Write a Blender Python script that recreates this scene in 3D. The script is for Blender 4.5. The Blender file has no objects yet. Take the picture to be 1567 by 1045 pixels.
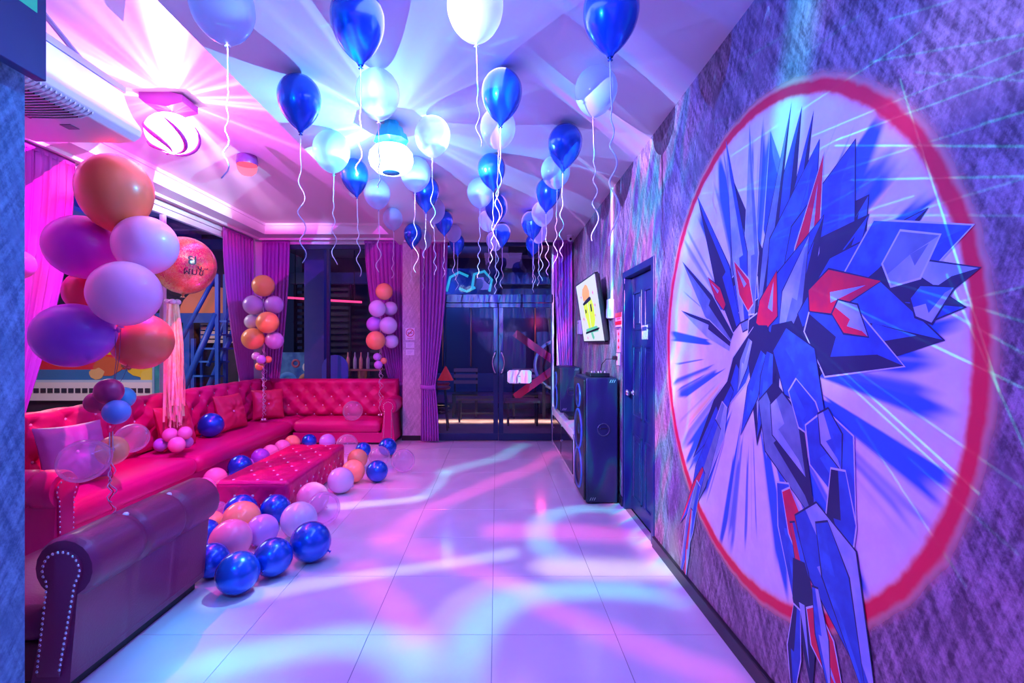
import bpy, bmesh, math, random
import numpy as np
from mathutils import Vector, Matrix, Euler

random.seed(7)
SC = bpy.context.scene
COL = SC.collection
PI = math.pi

# ------------------------------------------------------------------ camera, exposure, world, lights
F, CX, CY, H = 754.0, 760.0, 525.0, 1.416     # focal length, vanishing point, camera height

def at(px, py, Y):
    """photo pixel at depth Y (metres along the room) -> point in the room"""
    return Vector(((px - CX) / F * Y, Y, H - (py - CY) / F * Y))

cam_d = bpy.data.cameras.new('camera')
cam = bpy.data.objects.new('camera', cam_d)
COL.objects.link(cam)
cam.location = (0, 0, H)
cam.rotation_euler = (PI / 2, 0, 0)
cam_d.sensor_width = 36
cam_d.lens = 36 * F / 1567
cam_d.shift_x = (783.5 - CX) / 1567
cam_d.shift_y = -(522.5 - CY) / 1567
cam_d.clip_start = 0.02
SC.camera = cam

vs = SC.view_settings
vs.view_transform = 'Standard'
vs.look = 'None'
vs.gamma = 1.0
vs.use_curve_mapping = False
vs.exposure = 0.0
SC.cycles.caustics_reflective = False
SC.cycles.caustics_refractive = False
SC.cycles.max_bounces = 8
SC.cycles.transparent_max_bounces = 24
SC.cycles.sample_clamp_indirect = 6.0

wd = bpy.data.worlds.new('night_sky')
SC.world = wd
wd.use_nodes = True
wd.node_tree.nodes['Background'].inputs[0].default_value = (0.012, 0.016, 0.06, 1)
wd.node_tree.nodes['Background'].inputs[1].default_value = 0.6


class Nodes:
    """small helper to wire node graphs"""
    def __init__(self, nt):
        self.nt = nt

    def new(self, t):
        return self.nt.nodes.new(t)

    def put(self, sock, v):
        if hasattr(v, 'is_output'):
            self.nt.links.new(v, sock)
        elif isinstance(v, (tuple, list, Vector)):
            n = len(sock.default_value)
            v = tuple(v)
            sock.default_value = (v + (1.0,))[:n] if n > len(v) else v[:n]
        else:
            sock.default_value = v

    def m(self, op, a, b=None, c=None, clamp=False):
        n = self.new('ShaderNodeMath')
        n.operation = op
        n.use_clamp = clamp
        for i, v in enumerate((a, b, c)):
            if v is not None:
                self.put(n.inputs[i], v)
        return n.outputs[0]

    def v(self, op, a, b=None, c=None, s=None, out=0):
        n = self.new('ShaderNodeVectorMath')
        n.operation = op
        for i, x in enumerate((a, b, c)):
            if x is not None:
                self.put(n.inputs[i], x)
        if s is not None:
            self.put(n.inputs['Scale'], s)
        return n.outputs[out]

    def dot(self, a, b):
        return self.v('DOT_PRODUCT', a, b, out=1)

    def dist(self, a, b):
        return self.v('DISTANCE', a, b, out=1)

    def step(self, x, lo, hi, a=0.0, b=1.0):
        """smooth step of x between lo and hi (a at lo, b at hi)"""
        n = self.new('ShaderNodeMapRange')
        n.interpolation_type = 'SMOOTHSTEP'
        self.put(n.inputs[0], x)
        if lo > hi:
            lo, hi, a, b = hi, lo, b, a
        for i, q in enumerate((lo, hi, a, b)):
            self.put(n.inputs[i + 1], q)
        return n.outputs[0]

    def comb(self, x, y, z=0.0):
        n = self.new('ShaderNodeCombineXYZ')
        for i, q in enumerate((x, y, z)):
            self.put(n.inputs[i], q)
        return n.outputs[0]

    def sep(self, v):
        n = self.new('ShaderNodeSeparateXYZ')
        self.put(n.inputs[0], v)
        return n.outputs

    def noise(self, vec, scale, detail=2.0, rough=0.5, dims='3D', w=None, color=False):
        n = self.new('ShaderNodeTexNoise')
        n.noise_dimensions = dims
        if vec is not None and dims != '1D':
            self.put(n.inputs['Vector'], vec)
        if w is not None:
            self.put(n.inputs['W'], w)
        n.inputs['Scale'].default_value = scale
        n.inputs['Detail'].default_value = detail
        n.inputs['Roughness'].default_value = rough
        return n.outputs[1 if color else 0]

    def mix(self, f, a, b):
        n = self.new('ShaderNodeMix')
        n.data_type = 'RGBA'
        self.put(n.inputs[0], f)
        self.put(n.inputs[6], a if hasattr(a, 'is_output') else tuple(a)[:3] + (1,))
        self.put(n.inputs[7], b if hasattr(b, 'is_output') else tuple(b)[:3] + (1,))
        return n.outputs[2]

    def ramp(self, f, stops):
        n = self.new('ShaderNodeValToRGB')
        el = n.color_ramp.elements
        while len(el) < len(stops):
            el.new(0.5)
        for e, (p, c) in zip(el, stops):
            e.position = p
            e.color = tuple(c)[:3] + (1,)
        self.put(n.inputs[0], f)
        return n.outputs[0]


def lamp(name, kind, loc, power, color=(1, 1, 1), rot=(0, 0, 0), **kw):
    d = bpy.data.lights.new(name, kind)
    d.energy = power
    d.color = color
    for k, val in kw.items():
        setattr(d, k, val)
    o = bpy.data.objects.new(name, d)
    o.location = loc
    o.rotation_euler = rot
    COL.objects.link(o)
    return o


def gobo(lo):
    """turn on the lamp's nodes; returns the graph, the direction the light leaves in, and a function that plugs in the colour"""
    d = lo.data
    d.use_nodes = True
    nt = d.node_tree
    nt.nodes.clear()
    N = Nodes(nt)
    out = N.new('ShaderNodeOutputLight')
    em = N.new('ShaderNodeEmission')
    nt.links.new(em.outputs[0], out.inputs[0])
    g = N.new('ShaderNodeNewGeometry')
    dirv = N.v('NORMALIZE', g.outputs['Incoming'])

    def finish(col, strength=1.0):
        N.put(em.inputs['Color'], col)
        N.put(em.inputs['Strength'], strength)
    return N, dirv, finish


def fan(N, az, sharp, seed, amount, fine=2.2):
    """beams that leave the lamp at irregular angles round its axis"""
    # sample noise on a circle so that it closes on itself
    c = N.comb(N.m('COSINE', az), N.m('SINE', az), seed)
    n = N.noise(c, fine, 3.0, 0.62)
    return N.m('MULTIPLY', N.m('POWER', N.m('MULTIPLY', N.m('SUBTRACT', n, 0.30, clamp=True), 2.0, clamp=True), sharp), amount)


# rotating disco lamp in the middle: white and cyan beams across the ceiling, curved bands over the floor
DISCO_MID = Vector((-0.70, 3.27, 2.63))
LENS = DISCO_MID - Vector((0, 0, 0.11))      # lens under the globe
L = lamp('disco_lamp_middle_light', 'POINT', LENS, 34.0, shadow_soft_size=0.0)
N, dv, fin = gobo(L)
dx, dy, dz = N.sep(dv)
down = N.m('MAXIMUM', N.m('MULTIPLY', dz, -1.0), 0.06)
t = N.m('DIVIDE', LENS.z, down)
p = N.comb(N.m('MULTIPLY_ADD', dx, t, LENS.x), N.m('MULTIPLY_ADD', dy, t, LENS.y), 0.0)
wob = N.v('SCALE', N.v('SUBTRACT', N.noise(p, 0.9, 0.0, color=True), (0.5, 0.5, 0.5)), s=0.35)
p = N.v('MULTIPLY', N.v('ADD', p, wob), (1, 1, 0))
CYAN, WHITE, PINK, LILAC, WARM, BLUE = (0.06, 0.95, 1.0), (0.60, 0.85, 1.0), (1.0, 0.06, 0.40), (0.45, 0.40, 1.0), (1.0, 0.85, 0.45), (0.10, 0.16, 1.0)
BANDS = [  # segment: a, b, half width, colour, gain      arc: centre, radius, middle point, reach, half width, colour, gain
    ('arc', (0.60, 2.15), 0.75, (0.15, 2.75), 1.0, 0.15, CYAN, 1.15),
    ('arc', (0.62, 2.15), 0.95, (-0.20, 2.62), 0.62, 0.12, LILAC, 0.9),
    ('arc', (-0.88, 1.60), 0.73, (-0.78, 2.32), 0.75, 0.16, CYAN, 1.1),
    ('seg', (-1.50, 4.30), (-0.70, 4.50), 0.12, WHITE, 1.25),
    ('seg', (-0.66, 4.58), (-0.56, 5.34), 0.11, CYAN, 0.75),
    ('seg', (-0.56, 5.34), (0.40, 6.75), 0.16, CYAN, 0.7),
    ('seg', (0.80, 6.25), (-0.85, 3.68), 0.15, PINK, 1.0),
    ('seg', (-0.02, 3.72), (1.20, 3.60), 0.17, PINK, 1.15),
    ('arc', (0.85, 3.62), 0.54, (0.40, 3.90), 0.78, 0.13, CYAN, 0.95),
    ('seg', (0.40, 3.17), (1.20, 3.14), 0.17, WARM, 1.2),
    ('seg', (-0.75, 3.60), (0.15, 2.86), 0.17, PINK, 0.8),
    ('seg', (-1.50, 2.76), (0.08, 3.36), 0.12, WHITE, 0.9),
    ('seg', (-0.84, 3.20), (-0.44, 2.30), 0.13, PINK, 0.75),
    ('seg', (0.26, 2.62), (0.90, 2.12), 0.15, PINK, 0.7),
    ('seg', (-1.9, 5.3), (-1.0, 4.9), 0.2, PINK, 0.6),
    ('seg', (-1.45, 2.45), (-1.20, 1.95), 0.36, (0.0, 0.50, 1.0), 1.3),
]
acc = None
for b in BANDS:
    if b[0] == 'seg':
        _, a0, b0, w, c, g_ = b
        a3, ba = Vector((*a0, 0)), Vector((b0[0] - a0[0], b0[1] - a0[1], 0))
        pa = N.v('SUBTRACT', p, a3)
        hh = N.m('MULTIPLY', N.dot(pa, ba), 1.0 / ba.length_squared, clamp=True)
        dd = N.dist(pa, N.v('SCALE', ba, s=hh))
        k = N.step(dd, w * 1.25, w * 0.15)
    else:
        _, c0, r0, mid, reach, w, c, g_ = b
        dd = N.m('ABSOLUTE', N.m('SUBTRACT', N.dist(p, Vector((*c0, 0))), r0))
        k = N.m('MULTIPLY', N.step(dd, w * 1.25, w * 0.1), N.step(N.dist(p, Vector((*mid, 0))), reach, reach * 0.55))
    cv = Vector(c) * g_
    acc = N.v('SCALE', cv, s=k) if acc is None else N.v('ADD', acc, N.v('SCALE', cv, s=k))
flat = N.m('MULTIPLY', N.m('POWER', down, -3.0), N.step(dz, -0.30, -0.45))      # even brightness on the floor, like a projecting lens
fin(N.v('SCALE', acc, s=N.m('MULTIPLY', flat, 4.6)))
L = lamp('disco_lamp_middle_beams', 'POINT', DISCO_MID + Vector((0, 0, 0.02)), 34.0, shadow_soft_size=0.0)
N, dv, fin = gobo(L)
dx, dy, dz = N.sep(dv)
az = N.m('ARCTAN2', dy, dx)
up = N.step(dz, 0.03, 0.12)
up_q = N.m('POWER', N.m('MAXIMUM', dz, 0.05), -1.9)
beam = N.v('ADD', N.v('SCALE', (0.45, 0.95, 1.0), s=fan(N, az, 5.0, 1.7, 5.0, 2.6)), N.v('ADD', (0.05, 0.11, 0.36), N.v('SCALE', (0.10, 0.45, 1.0), s=fan(N, az, 1.3, 6.2, 0.9))))
up_col = N.v('SCALE', beam, s=N.m('MULTIPLY', up, N.m('MULTIPLY', up_q, 0.34)))
side = N.m('MULTIPLY', N.m('SUBTRACT', 1.0, up), N.m('ADD', 0.10, fan(N, az, 2.5, 3.3, 0.9, 2.0)))
side = N.m('ADD', side, N.m('MULTIPLY', N.m('MULTIPLY', N.step(dx, -0.45, -0.8), N.step(dz, -0.55, -0.40)), 3.2))
side_col = N.v('SCALE', (0.04, 0.52, 1.0), s=N.m('MULTIPLY', side, 0.9))
fin(N.v('ADD', up_col, side_col))

# disco lamp at the left: pink and white
DISCO_LEFT = Vector((-2.30, 3.49, 2.90))
L = lamp('disco_lamp_left_light', 'POINT', DISCO_LEFT, 46.0, shadow_soft_size=0.0)
N, dv, fin = gobo(L)
dx, dy, dz = N.sep(dv)
az = N.m('ARCTAN2', dy, dx)
up = N.step(dz, 0.02, 0.10)
up_q = N.m('POWER', N.m('MAXIMUM', dz, 0.05), -1.4)
beam = N.v('ADD', N.v('SCALE', (1.0, 0.62, 0.9), s=fan(N, az, 4.5, 4.4, 4.0, 2.6)), N.v('ADD', (0.12, 0.02, 0.24), N.v('SCALE', (0.95, 0.05, 0.75), s=fan(N, az, 1.0, 2.2, 0.6))))
up_col = N.v('SCALE', beam, s=N.m('MULTIPLY', up, N.m('MULTIPLY', up_q, 0.80)))
lo_ = N.m('MULTIPLY', N.m('SUBTRACT', 1.0, up), N.step(dx, 0.45, 0.0, 0.10, 1.0))
blot = N.noise(dv, 3.2, 1.5, 0.5)
low = N.ramp(blot, [(0.30, (0.35, 0.01, 1.0)), (0.42, (0.85, 0.0, 0.95)), (0.52, (1.0, 0.0, 0.55)), (0.62, (1.0, 0.02, 0.22)), (0.76, (1.0, 0.25, 0.55))])
fin(N.v('ADD', up_col, N.v('SCALE', low, s=N.m('MULTIPLY', lo_, 7.6))))

# small red crystal lamp on the ceiling
DISCO_SMALL = Vector((-2.31, 4.56, 3.02))
L = lamp('crystal_lamp_light', 'POINT', DISCO_SMALL, 7.0, shadow_soft_size=0.0)
N, dv, fin = gobo(L)
dx, dy, dz = N.sep(dv)
az = N.m('ARCTAN2', dy, dx)
up = N.step(dz, 0.02, 0.10)
up_q = N.m('POWER', N.m('MAXIMUM', dz, 0.05), -1.2)
rays = fan(N, az, 4.0, 8.8, 3.0, 7.0)
fin(N.v('ADD', N.v('SCALE', (1.0, 0.35, 0.30), s=N.m('MULTIPLY', rays, N.m('MULTIPLY', up, N.m('MULTIPLY', up_q, 0.2)))),
        N.v('SCALE', (1.0, 0.04, 0.25), s=N.m('MULTIPLY', N.m('SUBTRACT', 1.0, up), 0.9))))

# laser and colour-wash projector on the left side of the room behind the photographer
XWALL = 1.1
LASER = Vector((-1.35, 0.55, 2.45))
def on_wall(px, py):
    Y = 1.1 * F / (px - CX)
    return Vector((1.1, Y, H - (py - CY) / F * Y))
def on_ceiling(px, py, z=2.88):
    Y = F * (z - H) / (CY - py)
    return Vector(((px - CX) / F * Y, Y, z))
L = lamp('laser_projector_light', 'POINT', LASER, 20.0, shadow_soft_size=0.0)
N, dv, fin = gobo(L)
LINES = [  # wall lines in the photo: x0 y0 x1 y1, strength
    (1278, 223, 1640, 224, 1.0), (1302, 276, 1640, 268, .8), (1280, 215, 1600, 95, 1.0), (1118, 240, 1410, 48, .8), (1240, 210, 1600, 60, .7),
    (1377, 120, 1530, 600, 1.3), (1450, 420, 1570, 690, .9), (1205, 491, 1500, 757, .9), (1250, 544, 1470, 745, .7), (1238, 439, 1600, 610, .9),
    (1347, 427, 1620, 508, .7), (1422, 461, 1600, 560, .7), (1122, 397, 1347, 270, .5), (1186, 367, 1400, 300, .5), (1060, 330, 1290, 210, .5),
    (1330, 95, 1640, 40, .7), (1360, 30, 1460, 0, .6), (1130, 350, 1260, 318, .4), (1500, 190, 1640, 150, .6), (1090, 160, 1160, 96, .5),
    (1010, 270, 1080, 190, .5), (1000, 330, 1070, 295, .45), (1300, 560, 1640, 800, .5), (1390, 700, 1560, 850, .4), (1030, 300, 1200, 285, .5),
    (960, 300, 1040, 330, .4), (1180, 120, 1320, 20, .5), (1200, 290, 1600, 160, .5), (1270, 330, 1640, 330, .4), (1100, 470, 1300, 330, .35), (1440, 470, 1640, 420, .5),
    (985, 240, 1060, 130, .5), (1000, 400, 1130, 330, .4), (1140, 90, 1240, 30, .6), (1400, 110, 1640, 130, .5), (1310, 640, 1480, 900, .45), (1020, 200, 1120, 180, .5), (1220, 380, 1640, 250, .45)]
CLINES = [(430, 60, 560, 20, .5), (400, 20, 470, 60, .5), (640, 60, 760, 85, .6), (750, 70, 850, 36, .6), (690, 90, 800, 120, .35), (560, 30, 700, 62, .35),
          (880, 110, 960, 90, .25), (470, 100, 600, 60, .35), (800, 240, 910, 215, .5), (720, 290, 870, 300, .4), (880, 270, 990, 235, .5), (640, 120, 720, 20, .35)]
acc = None
for (x0, y0, x1, y1, g_), f_ in [(l, on_wall) for l in LINES] + [(l, on_ceiling) for l in CLINES]:
    a, b = (f_(x0, y0) - LASER).normalized(), (f_(x1, y1) - LASER).normalized()
    n_, m_ = a.cross(b).normalized(), (a + b).normalized()
    ha = math.cos(a.angle(b) / 2)
    dd = N.m('ABSOLUTE', N.dot(dv, n_))
    k = N.m('MULTIPLY', N.step(dd, 0.0016, 0.0005), N.m('GREATER_THAN', N.dot(dv, m_), ha))
    acc = N.m('MULTIPLY_ADD', k, g_ * (1.0 if f_ is on_wall else 1.0), acc if acc is not None else 0.0)
laser = N.v('SCALE', (0.01, 0.95, 0.50), s=N.m('MULTIPLY', acc, 15.0))
# colour wash of the same projector, laid over the mural wall: blue above, magenta and violet low down, teal and pink streaks
dx, dy, dz = N.sep(dv)
t = N.m('DIVIDE', XWALL - LASER.x, N.m('MAXIMUM', dx, 0.05))
wy, wz = N.m('MULTIPLY_ADD', dy, t, LASER.y), N.m('MULTIPLY_ADD', dz, t, LASER.z)
wp = N.comb(wy, wz, 0.0)
soft = N.noise(wp, 1.7, 2.0, 0.5)
zz = N.m('ADD', wz, N.m('MULTIPLY', N.m('SUBTRACT', soft, 0.5), 1.2))
wcol = N.ramp(N.m('MULTIPLY', zz, 1 / 3.0, clamp=True), [(0.08, (0.20, 0.0, 0.22)), (0.34, (0.26, 0.0, 0.50)), (0.52, (0.10, 0.06, 0.85)), (0.70, (0.015, 0.16, 1.0)), (0.92, (0.01, 0.10, 0.85))])
far = N.step(wy, 2.3, 3.6)
stre = N.noise(N.comb(N.m('MULTIPLY_ADD', wz, 0.35, wy), N.m('MULTIPLY', wz, 0.35), 3.0), 4.2, 1.0, 0.5)
scol = N.ramp(stre, [(0.30, (0.05, 0.06, 0.5)), (0.42, (0.15, 0.10, 0.8)), (0.52, (0.02, 0.75, 0.8)), (0.60, (0.9, 0.35, 0.75)), (0.72, (0.30, 0.05, 0.7))])
wcol = N.mix(N.m('MULTIPLY', far, 0.75), wcol, scol)
tealb = N.m('MULTIPLY', N.step(N.m('ABSOLUTE', N.m('SUBTRACT', N.m('MULTIPLY_ADD', wz, 0.28, wy), 2.50)), 0.16, 0.02), N.step(wz, 1.9, 2.3))
wcol = N.v('ADD', wcol, N.v('SCALE', (0.0, 1.1, 1.0), s=tealb))
patch = N.step(N.noise(wp, 1.1, 1.0, 0.5), 0.52, 0.64)
wcol = N.v('ADD', wcol, N.v('SCALE', (0.42, 0.32, 0.60), s=N.m('MULTIPLY', patch, N.step(wz, 0.8, 1.4))))
r2 = N.m('MULTIPLY', t, t)
gain = N.m('MULTIPLY', N.m('MULTIPLY', N.m('MINIMUM', r2, 16.0), N.m('MULTIPLY_ADD', far, 8.0, 2.3)), N.step(dx, 0.05, 0.25))
gain = N.m('MULTIPLY', gain, N.m('MULTIPLY', N.step(wz, -0.25, 0.05), N.step(wz, 3.2, 2.85)))      # the wall alone, not floor or ceiling
elsewhere = N.v('SCALE', (0.0, 0.42, 1.0), s=N.m('MULTIPLY', N.step(dx, 0.25, 0.0), 3.6))
fin(N.v('ADD', laser, N.v('ADD', N.v('SCALE', wcol, s=gain), elsewhere)))

# unseen coloured fill lamps added under the ceiling, no fixtures there
lamp('violet_fill_light', 'AREA', (-0.3, -0.6, 2.80), 8.0, (0.30, 0.03, 1.0), (math.radians(48), 0, 0), shape='RECTANGLE', size=2.2, size_y=0.5)
lamp('blue_fill_light', 'AREA', (-0.2, 2.2, 2.86), 50.0, (0.22, 0.18, 1.0), (0, 0, 0), shape='RECTANGLE', size=0.5, size_y=2.5)
lamp('magenta_fill_light', 'AREA', (-2.5, 5.2, 3.10), 20.0, (1.0, 0.01, 0.60), (0, math.radians(-14), 0), shape='RECTANGLE', size=0.6, size_y=2.5, spread=math.radians(105))
lamp('far_fill_light', 'AREA', (0.2, 5.6, 2.86), 20.0, (0.36, 0.16, 1.0), (0, 0, 0), shape='RECTANGLE', size=0.8, size_y=1.6)
# lights of the yard and bar outside the glass, plus an added uplight
lamp('yard_light', 'AREA', (-6.3, 6.2, 3.0), 150.0, (1.0, 0.80, 0.72), (0, 0, 0), shape='RECTANGLE', size=3.0, size_y=1.2)
lamp('yard_blue_fill', 'AREA', (-6.5, 6.5, 1.9), 60.0, (0.12, 0.22, 1.0), (PI, 0, 0), shape='RECTANGLE', size=4.0, size_y=3.0)  # unseen upward fill lamp added to turn the yard roof blue
lamp('bar_light', 'POINT', (-1.0, 9.2, 2.5), 40.0, (0.06, 0.16, 1.0), shadow_soft_size=0.2)
lamp('bar_red_light', 'POINT', (0.9, 10.0, 1.9), 8.0, (1.0, 0.06, 0.22), shadow_soft_size=0.1)
lamp('bar_floor_light', 'AREA', (0.0, 9.05, 0.36), 46.0, (1.0, 0.60, 0.34), (0, 0, 0), shape='RECTANGLE', size=4.6, size_y=0.25, spread=math.radians(70))

# ------------------------------------------------------------------ materials
MATS = {}

def mat(name, color=(0.8, 0.8, 0.8), rough=0.5, metal=0.0, emit=None, estr=1.0, bump=None, spec=0.5, coat=0.0, trans=0.0, vary=None, sss=0.0):
    """principled material with a little procedural variation; bump = (scale, strength), vary = (scale, second colour)"""
    if name in MATS:
        return MATS[name]
    m = bpy.data.materials.new(name)
    m.use_nodes = True
    nt = m.node_tree
    b = nt.nodes['Principled BSDF']
    N = Nodes(nt)
    b.inputs['Base Color'].default_value = (*color, 1)
    b.inputs['Roughness'].default_value = rough
    b.inputs['Metallic'].default_value = metal
    b.inputs['Specular IOR Level'].default_value = spec
    b.inputs['Coat Weight'].default_value = coat
    b.inputs['Coat Roughness'].default_value = 0.08
    if trans:
        b.inputs['Transmission Weight'].default_value = trans
    if sss:
        b.inputs['Subsurface Weight'].default_value = sss
        b.inputs['Subsurface Scale'].default_value = 0.05
    if emit:
        b.inputs['Emission Color'].default_value = (*emit, 1)
        b.inputs['Emission Strength'].default_value = estr
    tc = N.new('ShaderNodeTexCoord').outputs['Object']
    if vary:
        N.put(b.inputs['Base Color'], N.mix(N.step(N.noise(tc, vary[0], 3.0), 0.35, 0.65), color, vary[1]))
    if bump:
        bp = N.new('ShaderNodeBump')
        bp.inputs['Strength'].default_value = bump[1]
        bp.inputs['Distance'].default_value = 0.01
        N.put(bp.inputs['Height'], N.noise(tc, bump[0], 4.0, 0.6))
        nt.links.new(bp.outputs[0], b.inputs['Normal'])
    MATS[name] = m
    return m


def clear_mat(name, tint, body, rough=0.03, strength=0.5, haze=0.0, power=1.0):
    """thin clear skin (glass pane, clear balloon): see-through, shiny, a little of its own colour"""
    if name in MATS:
        return MATS[name]
    m = bpy.data.materials.new(name)
    m.use_nodes = True
    nt = m.node_tree
    nt.nodes.clear()
    N = Nodes(nt)
    out = N.new('ShaderNodeOutputMaterial')
    tr = N.new('ShaderNodeBsdfTransparent')
    tr.inputs[0].default_value = (*tint, 1)
    gl = N.new('ShaderNodeBsdfGlossy')
    gl.inputs['Roughness'].default_value = rough
    df = N.new('ShaderNodeBsdfDiffuse')
    df.inputs[0].default_value = (*body, 1)
    tl = N.new('ShaderNodeBsdfTranslucent')
    tl.inputs[0].default_value = (*body, 1)
    mx = N.new('ShaderNodeMixShader')
    mx.inputs[0].default_value = 0.5
    nt.links.new(df.outputs[0], mx.inputs[1])
    nt.links.new(tl.outputs[0], mx.inputs[2])
    lw = N.new('ShaderNodeLayerWeight')
    lw.inputs[0].default_value = strength
    m1 = N.new('ShaderNodeMixShader')          # body against clear
    N.put(m1.inputs[0], N.m('ADD', N.m('MULTIPLY', N.m('POWER', lw.outputs['Facing'], 2.0), haze * 2.0), haze, clamp=True))
    nt.links.new(tr.outputs[0], m1.inputs[1])
    nt.links.new(mx.outputs[0], m1.inputs[2])
    m2 = N.new('ShaderNodeMixShader')
    g_ = N.new('ShaderNodeNewGeometry')
    N.put(m2.inputs[0], N.m('MULTIPLY', N.m('MULTIPLY', lw.outputs['Fresnel'], power, clamp=True), N.m('SUBTRACT', 1.0, g_.outputs['Backfacing'])))
    nt.links.new(m1.outputs[0], m2.inputs[1])
    nt.links.new(gl.outputs[0], m2.inputs[2])
    nt.links.new(m2.outputs[0], out.inputs[0])
    MATS[name] = m
    return m


def plaster(name, c1, c2, c3, scratch=1.0, axis='YZ'):
    """rough trowelled plaster with diagonal scratch strokes"""
    if name in MATS:
        return MATS[name]
    m = bpy.data.materials.new(name)
    m.use_nodes = True
    nt = m.node_tree
    b = nt.nodes['Principled BSDF']
    N = Nodes(nt)
    tc = N.new('ShaderNodeTexCoord').outputs['Object']
    x, y, z = N.sep(tc)
    u = N.m('ADD', x, y) if axis == 'XYZ' else (y if axis == 'YZ' else x)
    a = 0.55
    s1 = N.comb(N.m('MULTIPLY_ADD', u, math.cos(a) * 38, N.m('MULTIPLY', z, math.sin(a) * -38)), N.m('MULTIPLY_ADD', u, math.sin(a) * 5, N.m('MULTIPLY', z, math.cos(a) * 5)), 0.3)
    a2 = -0.35
    s2 = N.comb(N.m('MULTIPLY_ADD', u, math.cos(a2) * 46, N.m('MULTIPLY', z, math.sin(a2) * -46)), N.m('MULTIPLY_ADD', u, math.sin(a2) * 6, N.m('MULTIPLY', z, math.cos(a2) * 6)), 5.3)
    n1, n2 = N.noise(s1, 1.0, 3.0, 0.6), N.noise(s2, 1.0, 3.0, 0.6)
    n3 = N.noise(tc, 5.0, 5.0, 0.65)
    n4 = N.noise(tc, 60.0, 3.0, 0.7)
    h = N.m('ADD', N.m('MULTIPLY', n1, 0.45), N.m('ADD', N.m('MULTIPLY', n2, 0.35), N.m('MULTIPLY', n4, 0.35)))
    col = N.mix(N.step(h, 0.42, 0.78), c1, c2)
    col = N.mix(N.step(n3, 0.42, 0.75), col, c3)
    N.put(b.inputs['Base Color'], col)
    b.inputs['Roughness'].default_value = 0.75
    bp = N.new('ShaderNodeBump')
    bp.inputs['Strength'].default_value = 0.55 * scratch
    bp.inputs['Distance'].default_value = 0.012
    N.put(bp.inputs['Height'], N.m('ADD', h, N.m('MULTIPLY', n3, 0.4)))
    nt.links.new(bp.outputs[0], b.inputs['Normal'])
    MATS[name] = m
    return m


M_CEIL = mat('ceiling_paint', (0.80, 0.78, 0.80), 0.55)
M_TILE = mat('white_floor_tile', (0.78, 0.76, 0.80), 0.16, vary=(3.0, (0.74, 0.72, 0.77)), coat=0.3)
M_GROUT = mat('grout', (0.22, 0.20, 0.24), 0.8)
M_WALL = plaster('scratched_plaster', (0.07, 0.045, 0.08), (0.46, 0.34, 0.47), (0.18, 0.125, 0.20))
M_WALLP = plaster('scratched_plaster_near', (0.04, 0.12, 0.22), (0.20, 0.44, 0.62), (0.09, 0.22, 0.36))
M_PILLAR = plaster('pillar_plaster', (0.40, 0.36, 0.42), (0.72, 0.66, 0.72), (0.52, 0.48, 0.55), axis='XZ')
M_WHITEWALL = mat('painted_wall', (0.7, 0.68, 0.72), 0.6)
M_BASE = mat('black_skirting', (0.015, 0.013, 0.02), 0.35)
M_FRAME = mat('dark_aluminium', (0.018, 0.035, 0.11), 0.35, metal=0.4)
M_WFRAME = mat('white_aluminium', (0.75, 0.72, 0.76), 0.4)
M_RED = mat('crimson_leather', (0.60, 0.005, 0.16), 0.36, bump=(90, 0.12), coat=0.06, spec=0.4)
M_REDD = mat('crimson_leather_seam', (0.40, 0.005, 0.09), 0.45)
M_MAROON = mat('maroon_leather', (0.22, 0.022, 0.09), 0.36, bump=(90, 0.15), coat=0.12)
M_MAROOND = mat('maroon_leather_dark', (0.10, 0.01, 0.03), 0.5)
M_PLINTH = mat('black_plinth', (0.012, 0.01, 0.014), 0.4)
M_CRYSTAL = mat('crystal_button', (0.95, 0.93, 0.98), 0.15, coat=1.0)
M_STUD = mat('steel_stud', (0.8, 0.8, 0.85), 0.2, metal=1.0)
M_CURT = mat('mauve_curtain', (0.42, 0.09, 0.50), 0.7, bump=(25, 0.1))
M_SHEER = mat('pale_curtain', (0.55, 0.46, 0.58), 0.8)
M_BLACK = mat('black_plastic', (0.012, 0.012, 0.016), 0.32)
M_SPK = mat('speaker_vinyl', (0.008, 0.014, 0.06), 0.45, bump=(150, 0.2))
M_CHROME = mat('chrome', (0.85, 0.83, 0.88), 0.12, metal=1.0)
M_WHITE = mat('white_lacquer', (0.80, 0.78, 0.82), 0.25)
M_PAPER = mat('white_paper', (0.80, 0.80, 0.86), 0.6)
M_SMOKE = mat('smoked_glass', (0.015, 0.012, 0.03), 0.05, spec=0.8)
M_DOOR = mat('dark_blue_door_paint', (0.010, 0.022, 0.11), 0.35)
M_RIB = mat('white_ribbon', (0.66, 0.62, 0.74), 0.35)
M_RIBD = mat('dark_ribbon', (0.06, 0.05, 0.12), 0.3)
M_GLASS = clear_mat('window_glass', (0.93, 0.94, 1.0), (0.2, 0.2, 0.3), 0.0, 0.22, 0.0, 1.0)
M_DGLASS = clear_mat('door_glass', (0.85, 0.88, 1.0), (0.1, 0.1, 0.2), 0.0, 0.36, 0.0, 1.0)

# ------------------------------------------------------------------ geometry helpers

def link(o, parent=None, loc=None):
    COL.objects.link(o)
    if parent is not None:
        o.parent = parent
    if loc is not None:
        o.location = loc
    return o


def tag(o, label=None, cat=None, group=None, kind=None):
    if label:
        o['label'] = label
    if cat:
        o['category'] = cat
    if group:
        o['group'] = group
    if kind:
        o['kind'] = kind
    return o


def thing(name, label, cat, loc=(0, 0, 0), rz=0.0, group=None):
    o = bpy.data.objects.new(name, None)
    o.empty_display_size = 0.05
    o.location = loc
    o.rotation_euler = (0, 0, rz)
    COL.objects.link(o)
    return tag(o, label, cat, group)


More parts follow.
